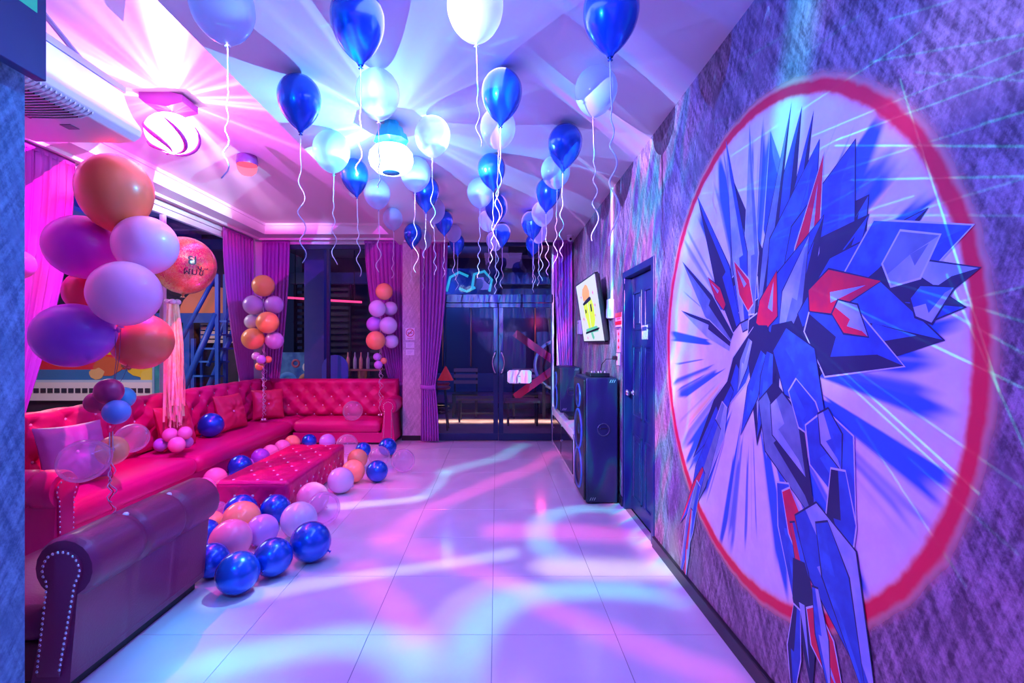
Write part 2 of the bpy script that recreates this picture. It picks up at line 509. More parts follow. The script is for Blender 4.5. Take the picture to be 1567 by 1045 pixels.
class MB:
    """collects simple shapes and links them as one mesh object"""
    def __init__(self):
        self.v, self.f, self.mi = [], [], []
        self.cur = 0

    def add(self, verts, faces, M=None):
        o = len(self.v)
        for p in verts:
            p = Vector(p)
            self.v.append(tuple(M @ p if M else p))
        for fc in faces:
            self.f.append(tuple(i + o for i in fc))
            self.mi.append(self.cur)
        return self

    def box(self, x0, x1, y0, y1, z0, z1, b=0.0, M=None):
        if b <= 0:
            vs_ = [(x, y, z) for z in (z0, z1) for y in (y0, y1) for x in (x0, x1)]
            return self.add(vs_, [(0, 2, 3, 1), (4, 5, 7, 6), (0, 1, 5, 4), (2, 6, 7, 3), (0, 4, 6, 2), (1, 3, 7, 5)], M)
        bm = bmesh.new()
        bmesh.ops.create_cube(bm, size=1.0)
        for q in bm.verts:
            q.co = Vector(((x0 + x1) / 2 + q.co.x * (x1 - x0), (y0 + y1) / 2 + q.co.y * (y1 - y0), (z0 + z1) / 2 + q.co.z * (z1 - z0)))
        b = min(b, 0.49 * min(abs(x1 - x0), abs(y1 - y0), abs(z1 - z0)))
        bmesh.ops.bevel(bm, geom=bm.edges[:], offset=b, segments=2, profile=0.5, affect='EDGES')
        bm.verts.index_update()
        self.add([q.co.copy() for q in bm.verts], [[q.index for q in fc.verts] for fc in bm.faces], M)
        bm.free()
        return self

    def lathe(self, prof, n=20, M=None, cap0=False, cap1=False, a0=0.0):
        """prof: (radius, z) pairs, turned round z"""
        vs_, fs = [], []
        for r, z in prof:
            for k in range(n):
                a = a0 + 2 * PI * k / n
                vs_.append((r * math.cos(a), r * math.sin(a), z))
        for i in range(len(prof) - 1):
            for k in range(n):
                a, b = i * n + k, i * n + (k + 1) % n
                fs.append((a, b, b + n, a + n))
        if cap0:
            fs.append(tuple(reversed(range(n))))
        if cap1:
            fs.append(tuple(range((len(prof) - 1) * n, len(prof) * n)))
        return self.add(vs_, fs, M)

    def tube(self, pts, r, n=6, closed=False):
        pts = [Vector(p) for p in pts]
        m = len(pts)
        vs_, fs = [], []
        ref = None
        for i, p in enumerate(pts):
            a = pts[(i - 1) % m] if closed or i > 0 else p
            b = pts[(i + 1) % m] if closed or i < m - 1 else p
            d = (b - a).normalized() if (b - a).length > 1e-9 else Vector((0, 0, 1))
            if ref is None:
                ref = Vector((0, 0, 1)) if abs(d.z) < 0.9 else Vector((1, 0, 0))
            s = d.cross(ref).normalized()
            u = s.cross(d).normalized()
            ref = u
            rr = r[i] if isinstance(r, (list, tuple)) else r
            for k in range(n):
                t_ = 2 * PI * k / n
                vs_.append(p + s * (rr * math.cos(t_)) + u * (rr * math.sin(t_)))
        for i in range(m if closed else m - 1):
            j = (i + 1) % m
            for k in range(n):
                fs.append((i * n + k, i * n + (k + 1) % n, j * n + (k + 1) % n, j * n + k))
        if not closed:
            fs.append(tuple(reversed(range(n))))
            fs.append(tuple(range((m - 1) * n, m * n)))
        return self.add(vs_, fs)

    def prism(self, poly, axis, a, b):
        """polygon in the two other axes, extruded along axis ('x','y','z') from a to b"""
        def P(u, w, t_):
            return {'x': (t_, u, w), 'y': (u, t_, w), 'z': (u, w, t_)}[axis]
        n = len(poly)
        vs_ = [P(u, w, a) for u, w in poly] + [P(u, w, b) for u, w in poly]
        fs = [tuple(range(n)), tuple(reversed(range(n, 2 * n)))]
        for k in range(n):
            j = (k + 1) % n
            fs.append((k, k + n, j + n, j))
        return self.add(vs_, fs)

    def ball(self, c, r, n=14, m=9, sx=1, sy=1, sz=1):
        prof = [(max(1e-5, r * math.sin(PI * i / m)), r * math.cos(PI * i / m)) for i in range(m + 1)]
        return self.lathe(list(reversed(prof)), n, Matrix.Translation(c) @ Matrix.Diagonal((sx, sy, sz, 1)))

    def build(self, name, material, parent=None, smooth=False, loc=None, fix=True):
        me = bpy.data.meshes.new(name)
        me.from_pydata(self.v, [], self.f)
        mats = material if isinstance(material, (list, tuple)) else [material]
        for mm in mats:
            me.materials.append(mm)
        if len(mats) > 1:
            me.polygons.foreach_set('material_index', self.mi)
        if fix:
            bm = bmesh.new()
            bm.from_mesh(me)
            bmesh.ops.recalc_face_normals(bm, faces=bm.faces[:])
            bm.to_mesh(me)
            bm.free()
        if smooth:
            me.polygons.foreach_set('use_smooth', [True] * len(me.polygons))
            if smooth is not True:
                me.set_sharp_from_angle(angle=math.radians(smooth))
        o = bpy.data.objects.new(name, me)
        return link(o, parent, loc)


def inst(src, name, parent=None, loc=None, rot=None, scale=None):
    """copy of an object that shares its mesh"""
    o = src.copy()
    o.name = name
    COL.objects.link(o)
    o.parent = parent
    if loc is not None:
        o.location = loc
    if rot is not None:
        o.rotation_euler = rot
    if scale is not None:
        o.scale = scale
    return o


def boxo(name, x0, x1, y0, y1, z0, z1, material, parent=None, b=0.0, **k):
    return MB().box(x0, x1, y0, y1, z0, z1, b).build(name, material, parent, **k)


def struct(o, label=None):
    o['kind'] = 'structure'
    if label:
        o['label'] = label
    return o


def text(name, s, size, M, material, parent=None, extrude=0.0005, align='CENTER'):
    c = bpy.data.curves.new(name, 'FONT')
    c.body = s
    c.size = size
    c.extrude = extrude
    c.align_x = align
    c.align_y = 'CENTER'
    c.materials.append(material)
    tmp = bpy.data.objects.new(name, c)
    COL.objects.link(tmp)
    dg = bpy.context.evaluated_depsgraph_get()
    me = bpy.data.meshes.new_from_object(tmp.evaluated_get(dg))
    bpy.data.objects.remove(tmp)
    bpy.data.curves.remove(c)
    if not me.materials:
        me.materials.append(material)
    o = bpy.data.objects.new(name, me)
    COL.objects.link(o)
    o.parent = parent
    o.matrix_local = M
    return o


def frame_to(x, y, z, o):
    """matrix whose columns are the given axes"""
    x, y, z = Vector(x), Vector(y), Vector(z)
    return Matrix(((x.x, y.x, z.x, o[0]), (x.y, y.y, z.y, o[1]), (x.z, y.z, z.z, o[2]), (0, 0, 0, 1)))


# ------------------------------------------------------------------ room shell
YB, YW, XR, XL = 7.10, 7.55, 1.10, -3.70       # door plane, window plane, right wall, window wall at left
Y0 = -1.6

floor = struct(boxo('floor', XL - 0.05, XR + 0.05, Y0, YW, -0.06, -0.004, M_GROUT), 'glossy white tiled floor with coloured light bands')
TS, TX, TY = 0.60, -0.022, 2.394
tile_cache = {}
i0, j0 = math.floor((XL - TX) / TS), math.floor((Y0 - TY) / TS)
for i in range(i0, 4):
    for j in range(j0, 9):
        x0, x1 = max(XL, TX + i * TS), min(XR, TX + (i + 1) * TS)
        y0, y1 = max(Y0, TY + j * TS), min(YW, TY + (j + 1) * TS)
        if x1 - x0 < 0.03 or y1 - y0 < 0.03:
            continue
        key = (round(x1 - x0, 3), round(y1 - y0, 3))
        ctr = ((x0 + x1) / 2, (y0 + y1) / 2, 0)
        if key not in tile_cache:
            w, d = (x1 - x0) / 2 - 0.0012, (y1 - y0) / 2 - 0.0012
            c_ = 0.0012
            tb = MB()
            tb.add([(-w, -d, -0.004), (w, -d, -0.004), (w, d, -0.004), (-w, d, -0.004), (-w, -d, -c_), (w, -d, -c_), (w, d, -c_), (-w, d, -c_),
                    (-w + c_, -d + c_, 0), (w - c_, -d + c_, 0), (w - c_, d - c_, 0), (-w + c_, d - c_, 0)],
                   [(0, 1, 5, 4), (1, 2, 6, 5), (2, 3, 7, 6), (3, 0, 4, 7), (4, 5, 9, 8), (5, 6, 10, 9), (6, 7, 11, 10), (7, 4, 8, 11), (8, 9, 10, 11)])
            tile_cache[key] = tb.build('tile', M_TILE, floor, loc=ctr)
        else:
            inst(tile_cache[key], 'tile', floor, ctr)

# ceiling: low flat part at the right, raised tray at the left, soffit over the windows
ZC, ZT, ZS, XE, XF, YF = 2.88, 3.15, 2.995, -1.37, -3.36, 7.14
cb = MB()
cb.box(XE, XR + 0.05, Y0, YB + 0.1, ZC, ZC + 0.1)
cb.box(XE - 0.08, XE, Y0, YF + 0.2, ZC, ZT + 0.1)
cb.box(XL - 0.05, XE, Y0, YF + 0.02, ZT, ZT + 0.1)
struct(cb.build('ceiling', M_CEIL), 'white ceiling, raised at the left of a straight step')
sb = MB()
sb.box(XL - 0.05, XF, Y0, YW + 0.1, ZS, ZT)
sb.box(XF, XE - 0.08, YF, YW + 0.1, ZS, ZT)
struct(sb.build('ceiling_soffit', M_CEIL), 'lower ceiling border over the windows')
cc = MB()
cc.box(XF, XF + 0.02, Y0, YF, ZT - 0.035, ZT)
cc.box(XF, XE - 0.08, YF - 0.02, YF, ZT - 0.035, ZT)
cc.box(XL + 0.11, XL + 0.14, 3.6, YW - 0.1, ZS - 0.03, ZS)
cc.box(XL + 0.12, XE - 0.08, YW - 0.15, YW - 0.12, ZS - 0.03, ZS)
cc.box(XE + 0.05, XR, YB - 0.10, YB - 0.07, ZC - 0.025, ZC)
struct(cc.build('trim_1', M_CEIL), 'thin bead and curtain rails along the ceiling border')

# right wall with a door opening
DY0, DY1, DZ = 3.47, 4.22, 1.98
wr = MB()
wr.box(XR, XR + 0.15, Y0, DY0, 0, ZC)
wr.box(XR, XR + 0.15, DY1, YB + 0.12, 0, ZC)
wr.box(XR, XR + 0.15, DY0, DY1, DZ, ZC)
wr.box(XR + 0.13, XR + 0.16, DY0, DY1, 0, DZ)
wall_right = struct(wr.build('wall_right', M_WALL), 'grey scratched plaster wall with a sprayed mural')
bb = MB()
bb.box(XR - 0.022, XR, Y0, DY0 - 0.045, 0, 0.075, 0.004)
bb.box(XR - 0.022, XR, DY1 + 0.045, YB, 0, 0.075, 0.004)
struct(bb.build('baseboard_right', M_BASE), 'black skirting along the mural wall')

# partition at the left, near the photographer
XP, YP = -1.70, 1.775
struct(boxo('wall_left', XP - 0.2, XP, Y0, YP, 0, ZT, M_WALLP), 'rough plaster partition at the left edge')
boxb = struct(boxo('baseboard_left', XP, XP + 0.015, Y0, YP, 0, 0.07, M_BASE))
struct(boxo('wall_behind', XL - 0.05, XR + 0.1, Y0 - 0.1, Y0, 0, ZT, M_WHITEWALL))

# window wall at the left and at the back
wl = MB()
wl.box(XL - 0.12, XL, Y0, 3.75, 0, ZS)
wl.box(XL - 0.12, XL, 3.75, YW + 0.1, 0, 0.62)
wl.box(XL - 0.12, XL, 3.75, YW + 0.1, 2.93, ZS)
wl.box(XL - 0.12, XL, 7.30, YW + 0.1, 0.62, 2.93)
struct(wl.build('wall_window', M_WHITEWALL), 'wall under and over the long left window')
wb = MB()
wb.box(XL, XE, YW, YW + 0.1, 0, 0.62)
wb.box(XL, XE, YW, YW + 0.1, 2.93, ZS)
wb.box(XL, XL + 0.22, YW, YW + 0.1, 0.62, 2.93)
struct(wb.build('wall_back', M_WHITEWALL), 'wall under and over the back window')
PX0, PX1, PY = -1.37, -1.09, 7.20
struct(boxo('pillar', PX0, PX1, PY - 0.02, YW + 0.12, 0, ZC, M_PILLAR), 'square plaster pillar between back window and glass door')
struct(boxo('baseboard_back', PX0 - 0.01, PX1 + 0.01, PY - 0.035, PY - 0.02, 0, 0.07, M_BASE))
struct(boxo('wall_back_right', 0.80, XR + 0.1, YB + 0.0, YB + 0.12, 0, ZC, M_WHITEWALL))
struct(boxo('wall_back_gap', PX1, -0.93, YB + 0.0, YB + 0.12, 0, ZC, M_WHITEWALL))

# windows
def window(name, label, frame_boxes, panes, mf):
    w = MB()
    for q in frame_boxes:
        w.box(*q, 0.004)
    o = struct(w.build(name, mf), label)
    for q in panes:
        boxo('pane', *q, M_GLASS, o)
    return o

fx = (XL - 0.08, XL - 0.03)
window('window_1', 'long left window with pale frame looking on the yard',
       [(*fx, 3.75, 3.80, .62, 2.93), (*fx, 7.25, 7.30, .62, 2.93), (*fx, 3.75, 7.30, .62, .67), (*fx, 3.75, 7.30, 2.86, 2.93), (*fx, 5.52, 5.57, .67, 2.86)],
       [(XL - .06, XL - .052, 3.80, 5.52, .67, 2.86), (XL - .06, XL - .052, 5.57, 7.25, .67, 2.86)], M_WFRAME)
fy = (YW + 0.03, YW + 0.08)
window('window_2', 'back window with dark frame behind the sofa',
       [(XL + .22, XL + .27, *fy, .62, 2.93), (XE - .05, XE, *fy, .62, 2.93), (XL + .22, XE, *fy, .62, .67), (XL + .22, XE, *fy, 2.86, 2.93), (-2.62, -2.57, *fy, .67, 2.86)],
       [(XL + .27, -2.62, YW + .05, YW + .058, .67, 2.86), (-2.57, XE - .05, YW + .05, YW + .058, .67, 2.86)], M_FRAME)

# glass double door
d1 = MB()
DX0, DX1 = -0.90, 0.82
for q in [(DX0 - .05, DX0, YB, YB + .08, 0, ZC), (DX1, DX1 + .05, YB, YB + .08, 0, ZC), (DX0, DX1, YB, YB + .08, ZC - .06, ZC), (DX0, DX1, YB, YB + .08, 2.00, 2.12)]:
    d1.box(*q, 0.004)
door1 = struct(d1.build('door_1', M_FRAME), 'dark framed glass double door at the end of the room')
boxo('pane', DX0, DX1, YB + .036, YB + .044, 2.12, ZC - .06, M_DGLASS, door1)
XM = 0.025
for k, (a, b) in enumerate(((DX0 + .005, XM - .004), (XM + .004, DX1 - .005))):
    lf = MB()
    lf.box(a, b, YB + .015, YB + .06, .012, .11, .004)
    lf.box(a, b, YB + .015, YB + .06, 1.93, 1.995, .004)
    s0, s1 = (0.03, 0.068) if k == 0 else (0.068, 0.03)
    lf.box(a, a + s0, YB + .015, YB + .06, .11, 1.93, .004)
    lf.box(b - s1, b, YB + .015, YB + .06, .11, 1.93, .004)
    leaf = lf.build('door_leaf', M_FRAME, door1)
    boxo('pane', a + s0, b - s1, YB + .034, YB + .042, .11, 1.93, M_DGLASS, leaf)
    hx = XM - 0.035 if k == 0 else XM + 0.035
    sgn = -1 if k == 0 else 1
    pts = [(hx + sgn * (0.050 * math.sin(PI * i / 12)), YB - 0.035 + 0.045 * (1 if i in (0, 12) else 0), 0.97 + 0.33 * i / 12) for i in range(13)]
    MB().tube(pts, 0.011, 8).build('handle', M_CHROME, leaf, True)
# paper notice on the right leaf
nb = thing('notice', 'white paper notice with taped corners stuck on the right glass door leaf', 'notice', (0.33, YB + .031, 0.93))
boxo('paper', -0.175, 0.175, -0.0015, 0.0015, -0.095, 0.095, M_PAPER, nb)
tp = MB()
for sx in (-1, 1):
    for sz in (-1, 1):
        tp.add([(sx * .175, -.0022, sz * .07), (sx * .145, -.0022, sz * .095), (sx * .155, -.0022, sz * .103), (sx * .185, -.0022, sz * .08)], [(0, 1, 2, 3)])
for z in (-0.09, .004, .088):
    tp.box(-.014, .014, -.0025, -.0016, z - .004, z + .004)
tp.build('tape', M_BLACK, nb)['kind'] = 'stuff'

# panelled door in the right wall
d2 = MB()
for q in [(XR - .012, XR + .13, DY0 - .045, DY0 + .012, 0, DZ + .045), (XR - .012, XR + .13, DY1 - .012, DY1 + .045, 0, DZ + .045), (XR - .012, XR + .13, DY0, DY1, DZ - .012, DZ + .045)]:
    d2.box(*q, 0.006)
door2 = struct(d2.build('door_2', M_DOOR), 'dark blue six-panel door in the plaster wall')
boxo('door_slab', XR + .05, XR + .09, DY0 + .014, DY1 - .014, .01, DZ - .014, M_DOOR, door2, 0.003)
for (za, zb) in ((.12, .66), (.80, 1.40), (1.52, 1.84)):
    for (ya, yb) in ((DY0 + .10, DY0 + .34), (DY0 + .42, DY0 + .66)):
        pb = MB()
        w_ = .022
        for q in ((ya, ya + w_, za, zb), (yb - w_, yb, za, zb), (ya, yb, za, za + w_), (ya, yb, zb - w_, zb)):
            pb.box(XR + .040, XR + .052, q[0], q[1], q[2], q[3], .005)
        pb.box(XR + .042, XR + .052, ya + .05, yb - .05, za + .05, zb - .05, .008)
        pb.build('door_panel', M_DOOR, door2)
kb = MB()
kb.lathe([(.002, 0), (.028, .002), (.028, .01), (.012, .014), (.012, .035), (.026, .042), (.030, .055), (.022, .068), (.002, .072)], 14,
         Matrix.Translation((XR + .05, DY1 - .09, 1.0)) @ Matrix.Rotation(-PI / 2, 4, 'Y'))
kb.build('door_knob', M_CHROME, door2, True)
sg = thing('door_sign', 'small framed white plate on the dark blue panelled door', 'sign', (XR + .044, 3.80, 1.50))
sg2 = MB().box(-.004, .001, -.075, .075, -.055, .055, .002).build('plate', mat('plate_grey', (.55, .55, .6), .5, bump=(200, .4), vary=(160, (.2, .2, .26))), sg)
boxo('band', -.0048, -.0035, -.055, .062, .012, .042, mat('navy_print', (.02, .03, .14), .4), sg)

# ------------------------------------------------------------------ sofas, bench, table
btn = MB()
btn.lathe([(.0001, .013), (.008, .0115), (.0135, .005), (.014, -.002)], 8)
BUTTON_ME = btn.build('button', M_CRYSTAL, None, True)
BUTTON_ME.location = (0, 0, -50)
stud_ = MB()
stud_.lathe([(.0001, .0045), (.0045, .003), (.0065, 0)], 7)
STUD_ME = stud_.build('stud', M_STUD, None, True)
used_proto = {'button': False, 'stud': False}


def rot_to(n):
    return Vector((0, 0, 1)).rotation_difference(Vector(n)).to_euler()


def small(kind, loc, n, parent):
    src = BUTTON_ME if kind == 'button' else STUD_ME
    o = src.copy()
    o.name = kind
    COL.objects.link(o)
    o.parent = parent
    o.location = loc
    o.rotation_euler = rot_to(n)
    return o


def tufted(name, origin, U, V, lu, lv, pu, pv, thick, mat_, parent, dimple=0.03, edge=0.07, res=0.014, off=(0.5, 0.5), buttons=True, crease=0.010, margin=0.03, back=True):
    """padded panel with a diamond grid of buttons; U, V unit vectors, front normal = U x V"""
    U, V = Vector(U), Vector(V)
    Nn = U.cross(V)
    O = Vector(origin)
    nu, nv = max(8, int(lu / res)), max(8, int(lv / res))
    u = np.linspace(0, lu, nu + 1)[:, None] * np.ones((1, nv + 1))
    v = np.ones((nu + 1, 1)) * np.linspace(0, lv, nv + 1)[None, :]
    def ed(x, L):
        d = np.clip(np.minimum(x, L - x) / edge, 0, 1)
        return np.sqrt(np.clip(1 - (1 - d) ** 2, 0, 1))
    h = thick * np.minimum(ed(u, lu), ed(v, lv))
    bs = []
    rows = int(round((lv - 2 * margin) / pv)) + 1
    for r in range(-1, rows + 2):
        vv = off[1] * pv + r * pv
        if vv < margin or vv > lv - margin:
            continue
        k = 0
        uu = off[0] * pu + (0.5 * pu if r % 2 else 0)
        uu -= pu * math.floor(uu / pu)
        while uu < lu - margin:
            if uu > margin:
                bs.append((uu, vv))
            uu += pu
    if bs:
        d2 = np.full_like(u, 9.0)
        for bu, bv in bs:
            d2 = np.minimum(d2, (u - bu) ** 2 + (v - bv) ** 2)
        h = h - dimple * np.exp(-d2 / (2 * (0.20 * min(pu, 2 * pv)) ** 2)) - dimple * 0.5 * np.exp(-d2 / (2 * (0.07 * min(pu, 2 * pv)) ** 2))
        au = (u - bs[0][0]) / pu
        av = (v - bs[0][1]) / (2 * pv)
        c1, c2 = au + av, au - av
        q1, q2 = np.abs(c1 - np.round(c1)), np.abs(c2 - np.round(c2))
        h = h - crease * np.exp(-(np.minimum(q1, q2) / 0.045) ** 2) * np.clip(h / thick, 0, 1)
    h = np.maximum(h, -0.0)
    pts = np.array(O)[None, None, :] + u[..., None] * np.array(U) + v[..., None] * np.array(V) + h[..., None] * np.array(Nn)
    vs_ = [tuple(p) for p in pts.reshape(-1, 3)]
    w = nv + 1
    fs = [(i * w + j, (i + 1) * w + j, (i + 1) * w + j + 1, i * w + j + 1) for i in range(nu) for j in range(nv)]
    mb = MB()
    mb.v, mb.f, mb.mi = vs_, fs, [0] * len(fs)
    o = mb.build(name, mat_, parent, True, fix=False)
    if buttons:
        for bu, bv in bs:
            i, j = min(nu, int(round(bu / lu * nu))), min(nv, int(round(bv / lv * nv)))
            p = O + U * bu + V * bv + Nn * (float(h[i, j]) - 0.001)
            small('button', p, Nn, o)
    return o


def puff(name, x0, x1, y0, y1, z0, z1, mat_, parent, n=5.0, puffz=0.018, bulge=0.02, res=16, power=None):
    """cushion block with rounded edges and a soft top"""
    vs_, idx, fs = [], {}, []
    c = Vector(((x0 + x1) / 2, (y0 + y1) / 2, (z0 + z1) / 2))
    s = Vector(((x1 - x0) / 2, (y1 - y0) / 2, (z1 - z0) / 2))
    rad = min(s) * 0.9
    def vid(p):
        k = tuple(round(q, 5) for q in p)
        if k not in idx:
            idx[k] = len(vs_)
            q = Vector((p[0] * s.x, p[1] * s.y, p[2] * s.z))
            inner = Vector((max(-s.x + rad, min(s.x - rad, q.x)), max(-s.y + rad, min(s.y - rad, q.y)), max(-s.z + rad, min(s.z - rad, q.z))))
            d = q - inner
            if d.length > 1e-6:
                q = inner + d.normalized() * rad * min(1.0, max(abs(d.x), abs(d.y), abs(d.z)) / rad)
            f_ = (1 - p[0] ** 4) * (1 - p[1] ** 4)
            q.z += puffz * f_ * (1 if p[2] > 0 else 0)
            vs_.append(c + q)
        return idx[k]
    def ticks(L):
        m_ = max(6, int(2 * L / 0.06))
        ts = [-1 + 2 * i / m_ for i in range(m_ + 1)]
        e = rad / L
        extra = [-1 + e * t_ for t_ in (.06, .15, .3, .5, .75)]
        ts = sorted(set([round(t_, 4) for t_ in ts if abs(t_) < 1 - e or abs(t_) > 1 - 1e-6] + [round(t_, 4) for t_ in extra] + [round(-t_, 4) for t_ in extra]))
        return ts
    T = [ticks(L) for L in s]
    for ax in range(3):
        a, b = [k for k in range(3) if k != ax]
        for sg_ in (-1, 1):
            for i in range(len(T[a]) - 1):
                for j in range(len(T[b]) - 1):
                    q = []
                    for (ii, jj) in ((i, j), (i + 1, j), (i + 1, j + 1), (i, j + 1)):
                        p = [0, 0, 0]
                        p[ax] = sg_
                        p[a], p[b] = T[a][ii], T[b][jj]
                        q.append(vid(p))
                    fs.append(q)
    mb = MB()
    mb.v, mb.f, mb.mi = [tuple(q) for q in vs_], [tuple(q) for q in fs], [0] * len(fs)
    return mb.build(name, mat_, parent, True)


def roll_profile(r, zc, body_w, body_off, inner_bulge=0.0, n=16):
    """closed outline (across, up) of a scrolled arm: roll of radius r centred at (0, zc) on an upright body"""
    pts = [(body_off - body_w / 2, 0.06)]
    # left side up to the roll, round the roll, down the right side
    a0, a1 = math.radians(235), math.radians(-62)
    for i in range(n + 1):
        a = a0 + (a1 - a0) * i / n
        pts.append((r * math.cos(a), zc + r * math.sin(a)))
    pts.append((body_off + body_w / 2, 0.06))
    return pts


def scroll_arm(name, parent, mat_, origin, along, across, length, r, zc, body_w, body_off, creases=(), panel_mat=None, studs=True, stud_gap=0.028):
    """rolled arm: extruded along 'along' from its front face at 'origin'; stud-edged panel on the front face"""
    A, C, O = Vector(along), Vector(across), Vector(origin)
    prof = roll_profile(r, zc, body_w, body_off)
    k = len(prof)
    ns = max(24, int(length / 0.018))
    vs_, fs = [], []
    for i in range(ns + 1):
        t_ = length * i / ns
        endr = min(t_, length - t_)
        ins = 0.014 * (1 - min(1.0, endr / 0.03)) ** 2
        for cr in creases:
            ins += 0.016 * math.exp(-((t_ - cr) / 0.016) ** 2)
        for j, (x, z) in enumerate(prof):
            # creases pull the roll in, not the body
            wgt = 1.0 if 1 <= j <= k - 2 else 0.3
            d = Vector((x, z - zc))
            q = (d.length - ins * wgt) / d.length if d.length > 1e-6 else 1
            zz = zc + d.y * q if wgt == 1.0 else z
            vs_.append(O + A * t_ + C * (x * q if wgt == 1.0 else x) + Vector((0, 0, zz)))
    for i in range(ns):
        for j in range(k - 1):
            fs.append((i * k + j, i * k + j + 1, (i + 1) * k + j + 1, (i + 1) * k + j))
    fs.append(tuple(range(k)))
    fs.append(tuple(reversed(range(ns * k, (ns + 1) * k))))
    mb = MB()
    mb.v, mb.f, mb.mi = [tuple(q) for q in vs_], fs, [0] * len(fs)
    arm = mb.build(name, mat_, parent, 40)
    # front panel: smaller outline of the same shape, a little proud
    pr, pw = r * 0.60, body_w * 0.58
    pts = [(body_off - pw / 2, 0.09)]
    for i in range(13):
        a = math.radians(222) + math.radians(-222 - 42) * i / 12
        pts.append((pr * math.cos(a), zc + pr * math.sin(a)))
    pts.append((body_off + pw / 2, 0.09))
    pv_ = []
    for q_, dpt in ((1.0, 0.0), (1.0, 0.010), (0.90, 0.016)):
        cx_ = sum(p[0] for p in pts) / len(pts)
        for (x, z) in pts:
            pv_.append(O - A * dpt + C * (cx_ + (x - cx_) * q_) + Vector((0, 0, zc + (z - zc) * (q_ if z > zc else 0.5 + q_ / 2))))
    n = len(pts)
    pf = []
    for l in range(2):
        for j in range(n):
            jj = (j + 1) % n
            pf.append((l * n + j, l * n + jj, (l + 1) * n + jj, (l + 1) * n + j))
    pf.append(tuple(range(2 * n, 3 * n)))
    mb = MB()
    mb.v, mb.f, mb.mi = [tuple(q) for q in pv_], pf, [0] * len(pf)
    pan = mb.build('arm_panel', panel_mat or mat_, arm, 40)
    if studs:
        # walk the outline and set a stud every stud_gap
        line = [Vector((x, z)) for x, z in pts]
        acc_, last = 0.0, line[0]
        want = stud_gap / 2
        for a, b in zip(line, line[1:]):
            L_ = (b - a).length
            while want <= acc_ + L_:
                p = a + (b - a) * ((want - acc_) / L_)
                small('stud', O - A * 0.0155 + C * (p.x * 0.955) + Vector((0, 0, zc + (p.y - zc) * 0.965)), -A, pan)
                want += stud_gap
            acc_ += L_
    return arm


SEAT = 0.335
# long sofa along the left window
ls = thing('long_sofa', 'long crimson leather sofa with tufted back standing under the left window', 'sofa', (-3.2, 5.1, 0))
ls.location = (0, 0, 0)
boxo('sofa_base', -3.58, -2.90, 3.25, 7.26, 0.03, 0.17, M_RED, ls, 0.01)
boxo('plinth', -3.56, -2.95, 3.25, 7.26, 0.0, 0.03, M_PLINTH, ls)
puff('seat_cushion', -3.50, -2.83, 3.24, 4.70, 0.165, SEAT, M_RED, ls)
puff('seat_cushion', -3.50, -2.83, 4.702, 6.86, 0.165, SEAT, M_RED, ls)
puff('seat_cushion', -3.50, -2.84, 6.862, 7.26, 0.165, SEAT, M_RED, ls)
boxo('backrest', -3.62, -3.50, 3.10, 7.35, 0.05, 0.86, M_RED, ls, 0.03)
tufted('back_pad', (-3.495, 3.10, 0.33), (0, 1, 0), (-0.05, 0, 0.9987), 4.15, 0.56, 0.30, 0.14, 0.075, M_RED, ls, off=(0.5, 0.35), dimple=0.04)
tp_ = tufted('back_top', (-3.48, 3.10, 0.862), (0, 1, 0), (-1, 0, 0), 4.24, 0.14, 0.30, 0.30, 0.03, M_RED, ls, dimple=0.012, edge=0.05, off=(0.5, 0.17), margin=0.02, crease=0.003)
scroll_arm('arm', ls, M_RED, (-2.78, 3.17, 0), (-1, 0, 0), (0, 1, 0), 0.80, 0.125, 0.475, 0.17, 0.0, creases=(0.16, 0.34, 0.52), stud_gap=0.034)

# short sofa along the back window
bs_ = thing('short_sofa', 'crimson leather sofa with tufted back and rolled right arm under the back window', 'sofa', (0, 0, 0))
boxo('sofa_base', -2.84, -1.60, 6.86, 7.42, 0.03, 0.17, M_RED, bs_, 0.01)
boxo('plinth', -2.82, -1.55, 6.90, 7.40, 0.0, 0.03, M_PLINTH, bs_)
puff('seat_cushion', -2.838, -1.61, 6.82, 7.34, 0.165, SEAT, M_RED, bs_)
boxo('backrest', -3.60, -1.47, 7.36, 7.48, 0.05, 0.86, M_RED, bs_, 0.03)
tufted('back_pad', (-3.40, 7.37, 0.33), (1, 0, 0), (0, 0.08, 0.997), 1.93, 0.555, 0.255, 0.128, 0.09, M_RED, bs_, off=(0.66, 0.25), dimple=0.04)
scroll_arm('arm', bs_, M_RED, (-1.50, 6.82, 0), (0, 1, 0), (1, 0, 0), 0.55, 0.115, 0.535, 0.20, -0.01, stud_gap=0.026)

# dark bench in the foreground, its rolled back towards the dance floor
be = thing('bench', 'dark maroon leather bench with rolled back and studded end in the foreground', 'bench', (0, 0, 0))
scroll_arm('backrest', be, M_MAROON, (-1.725, 1.965, 0), (0, 1, 0), (1, 0, 0), 0.90, 0.128, 0.515, 0.155, -0.055, creases=(0.30, 0.60), stud_gap=0.022, panel_mat=M_MAROON)
for y in (2.265, 2.565):
    small('button', (-1.725 + 0.02, y, 0.515 + 0.112), (0.15, 0, 1), be)
boxo('side_panel', -1.715, -1.698, 1.985, 2.85, 0.085, 0.405, M_MAROON, be, 0.006)
boxo('plinth', -1.86, -1.74, 1.99, 2.84, 0.0, 0.085, M_PLINTH, be)
boxo('seat_base', -2.40, -1.84, 1.985, 2.85, 0.05, 0.20, M_MAROOND, be, 0.01)
puff('seat_cushion', -2.42, -1.83, 1.98, 2.855, 0.19, 0.34, M_MAROON, be)
boxo('plinth', -2.36, -1.86, 2.02, 2.82, 0.0, 0.05, M_PLINTH, be)

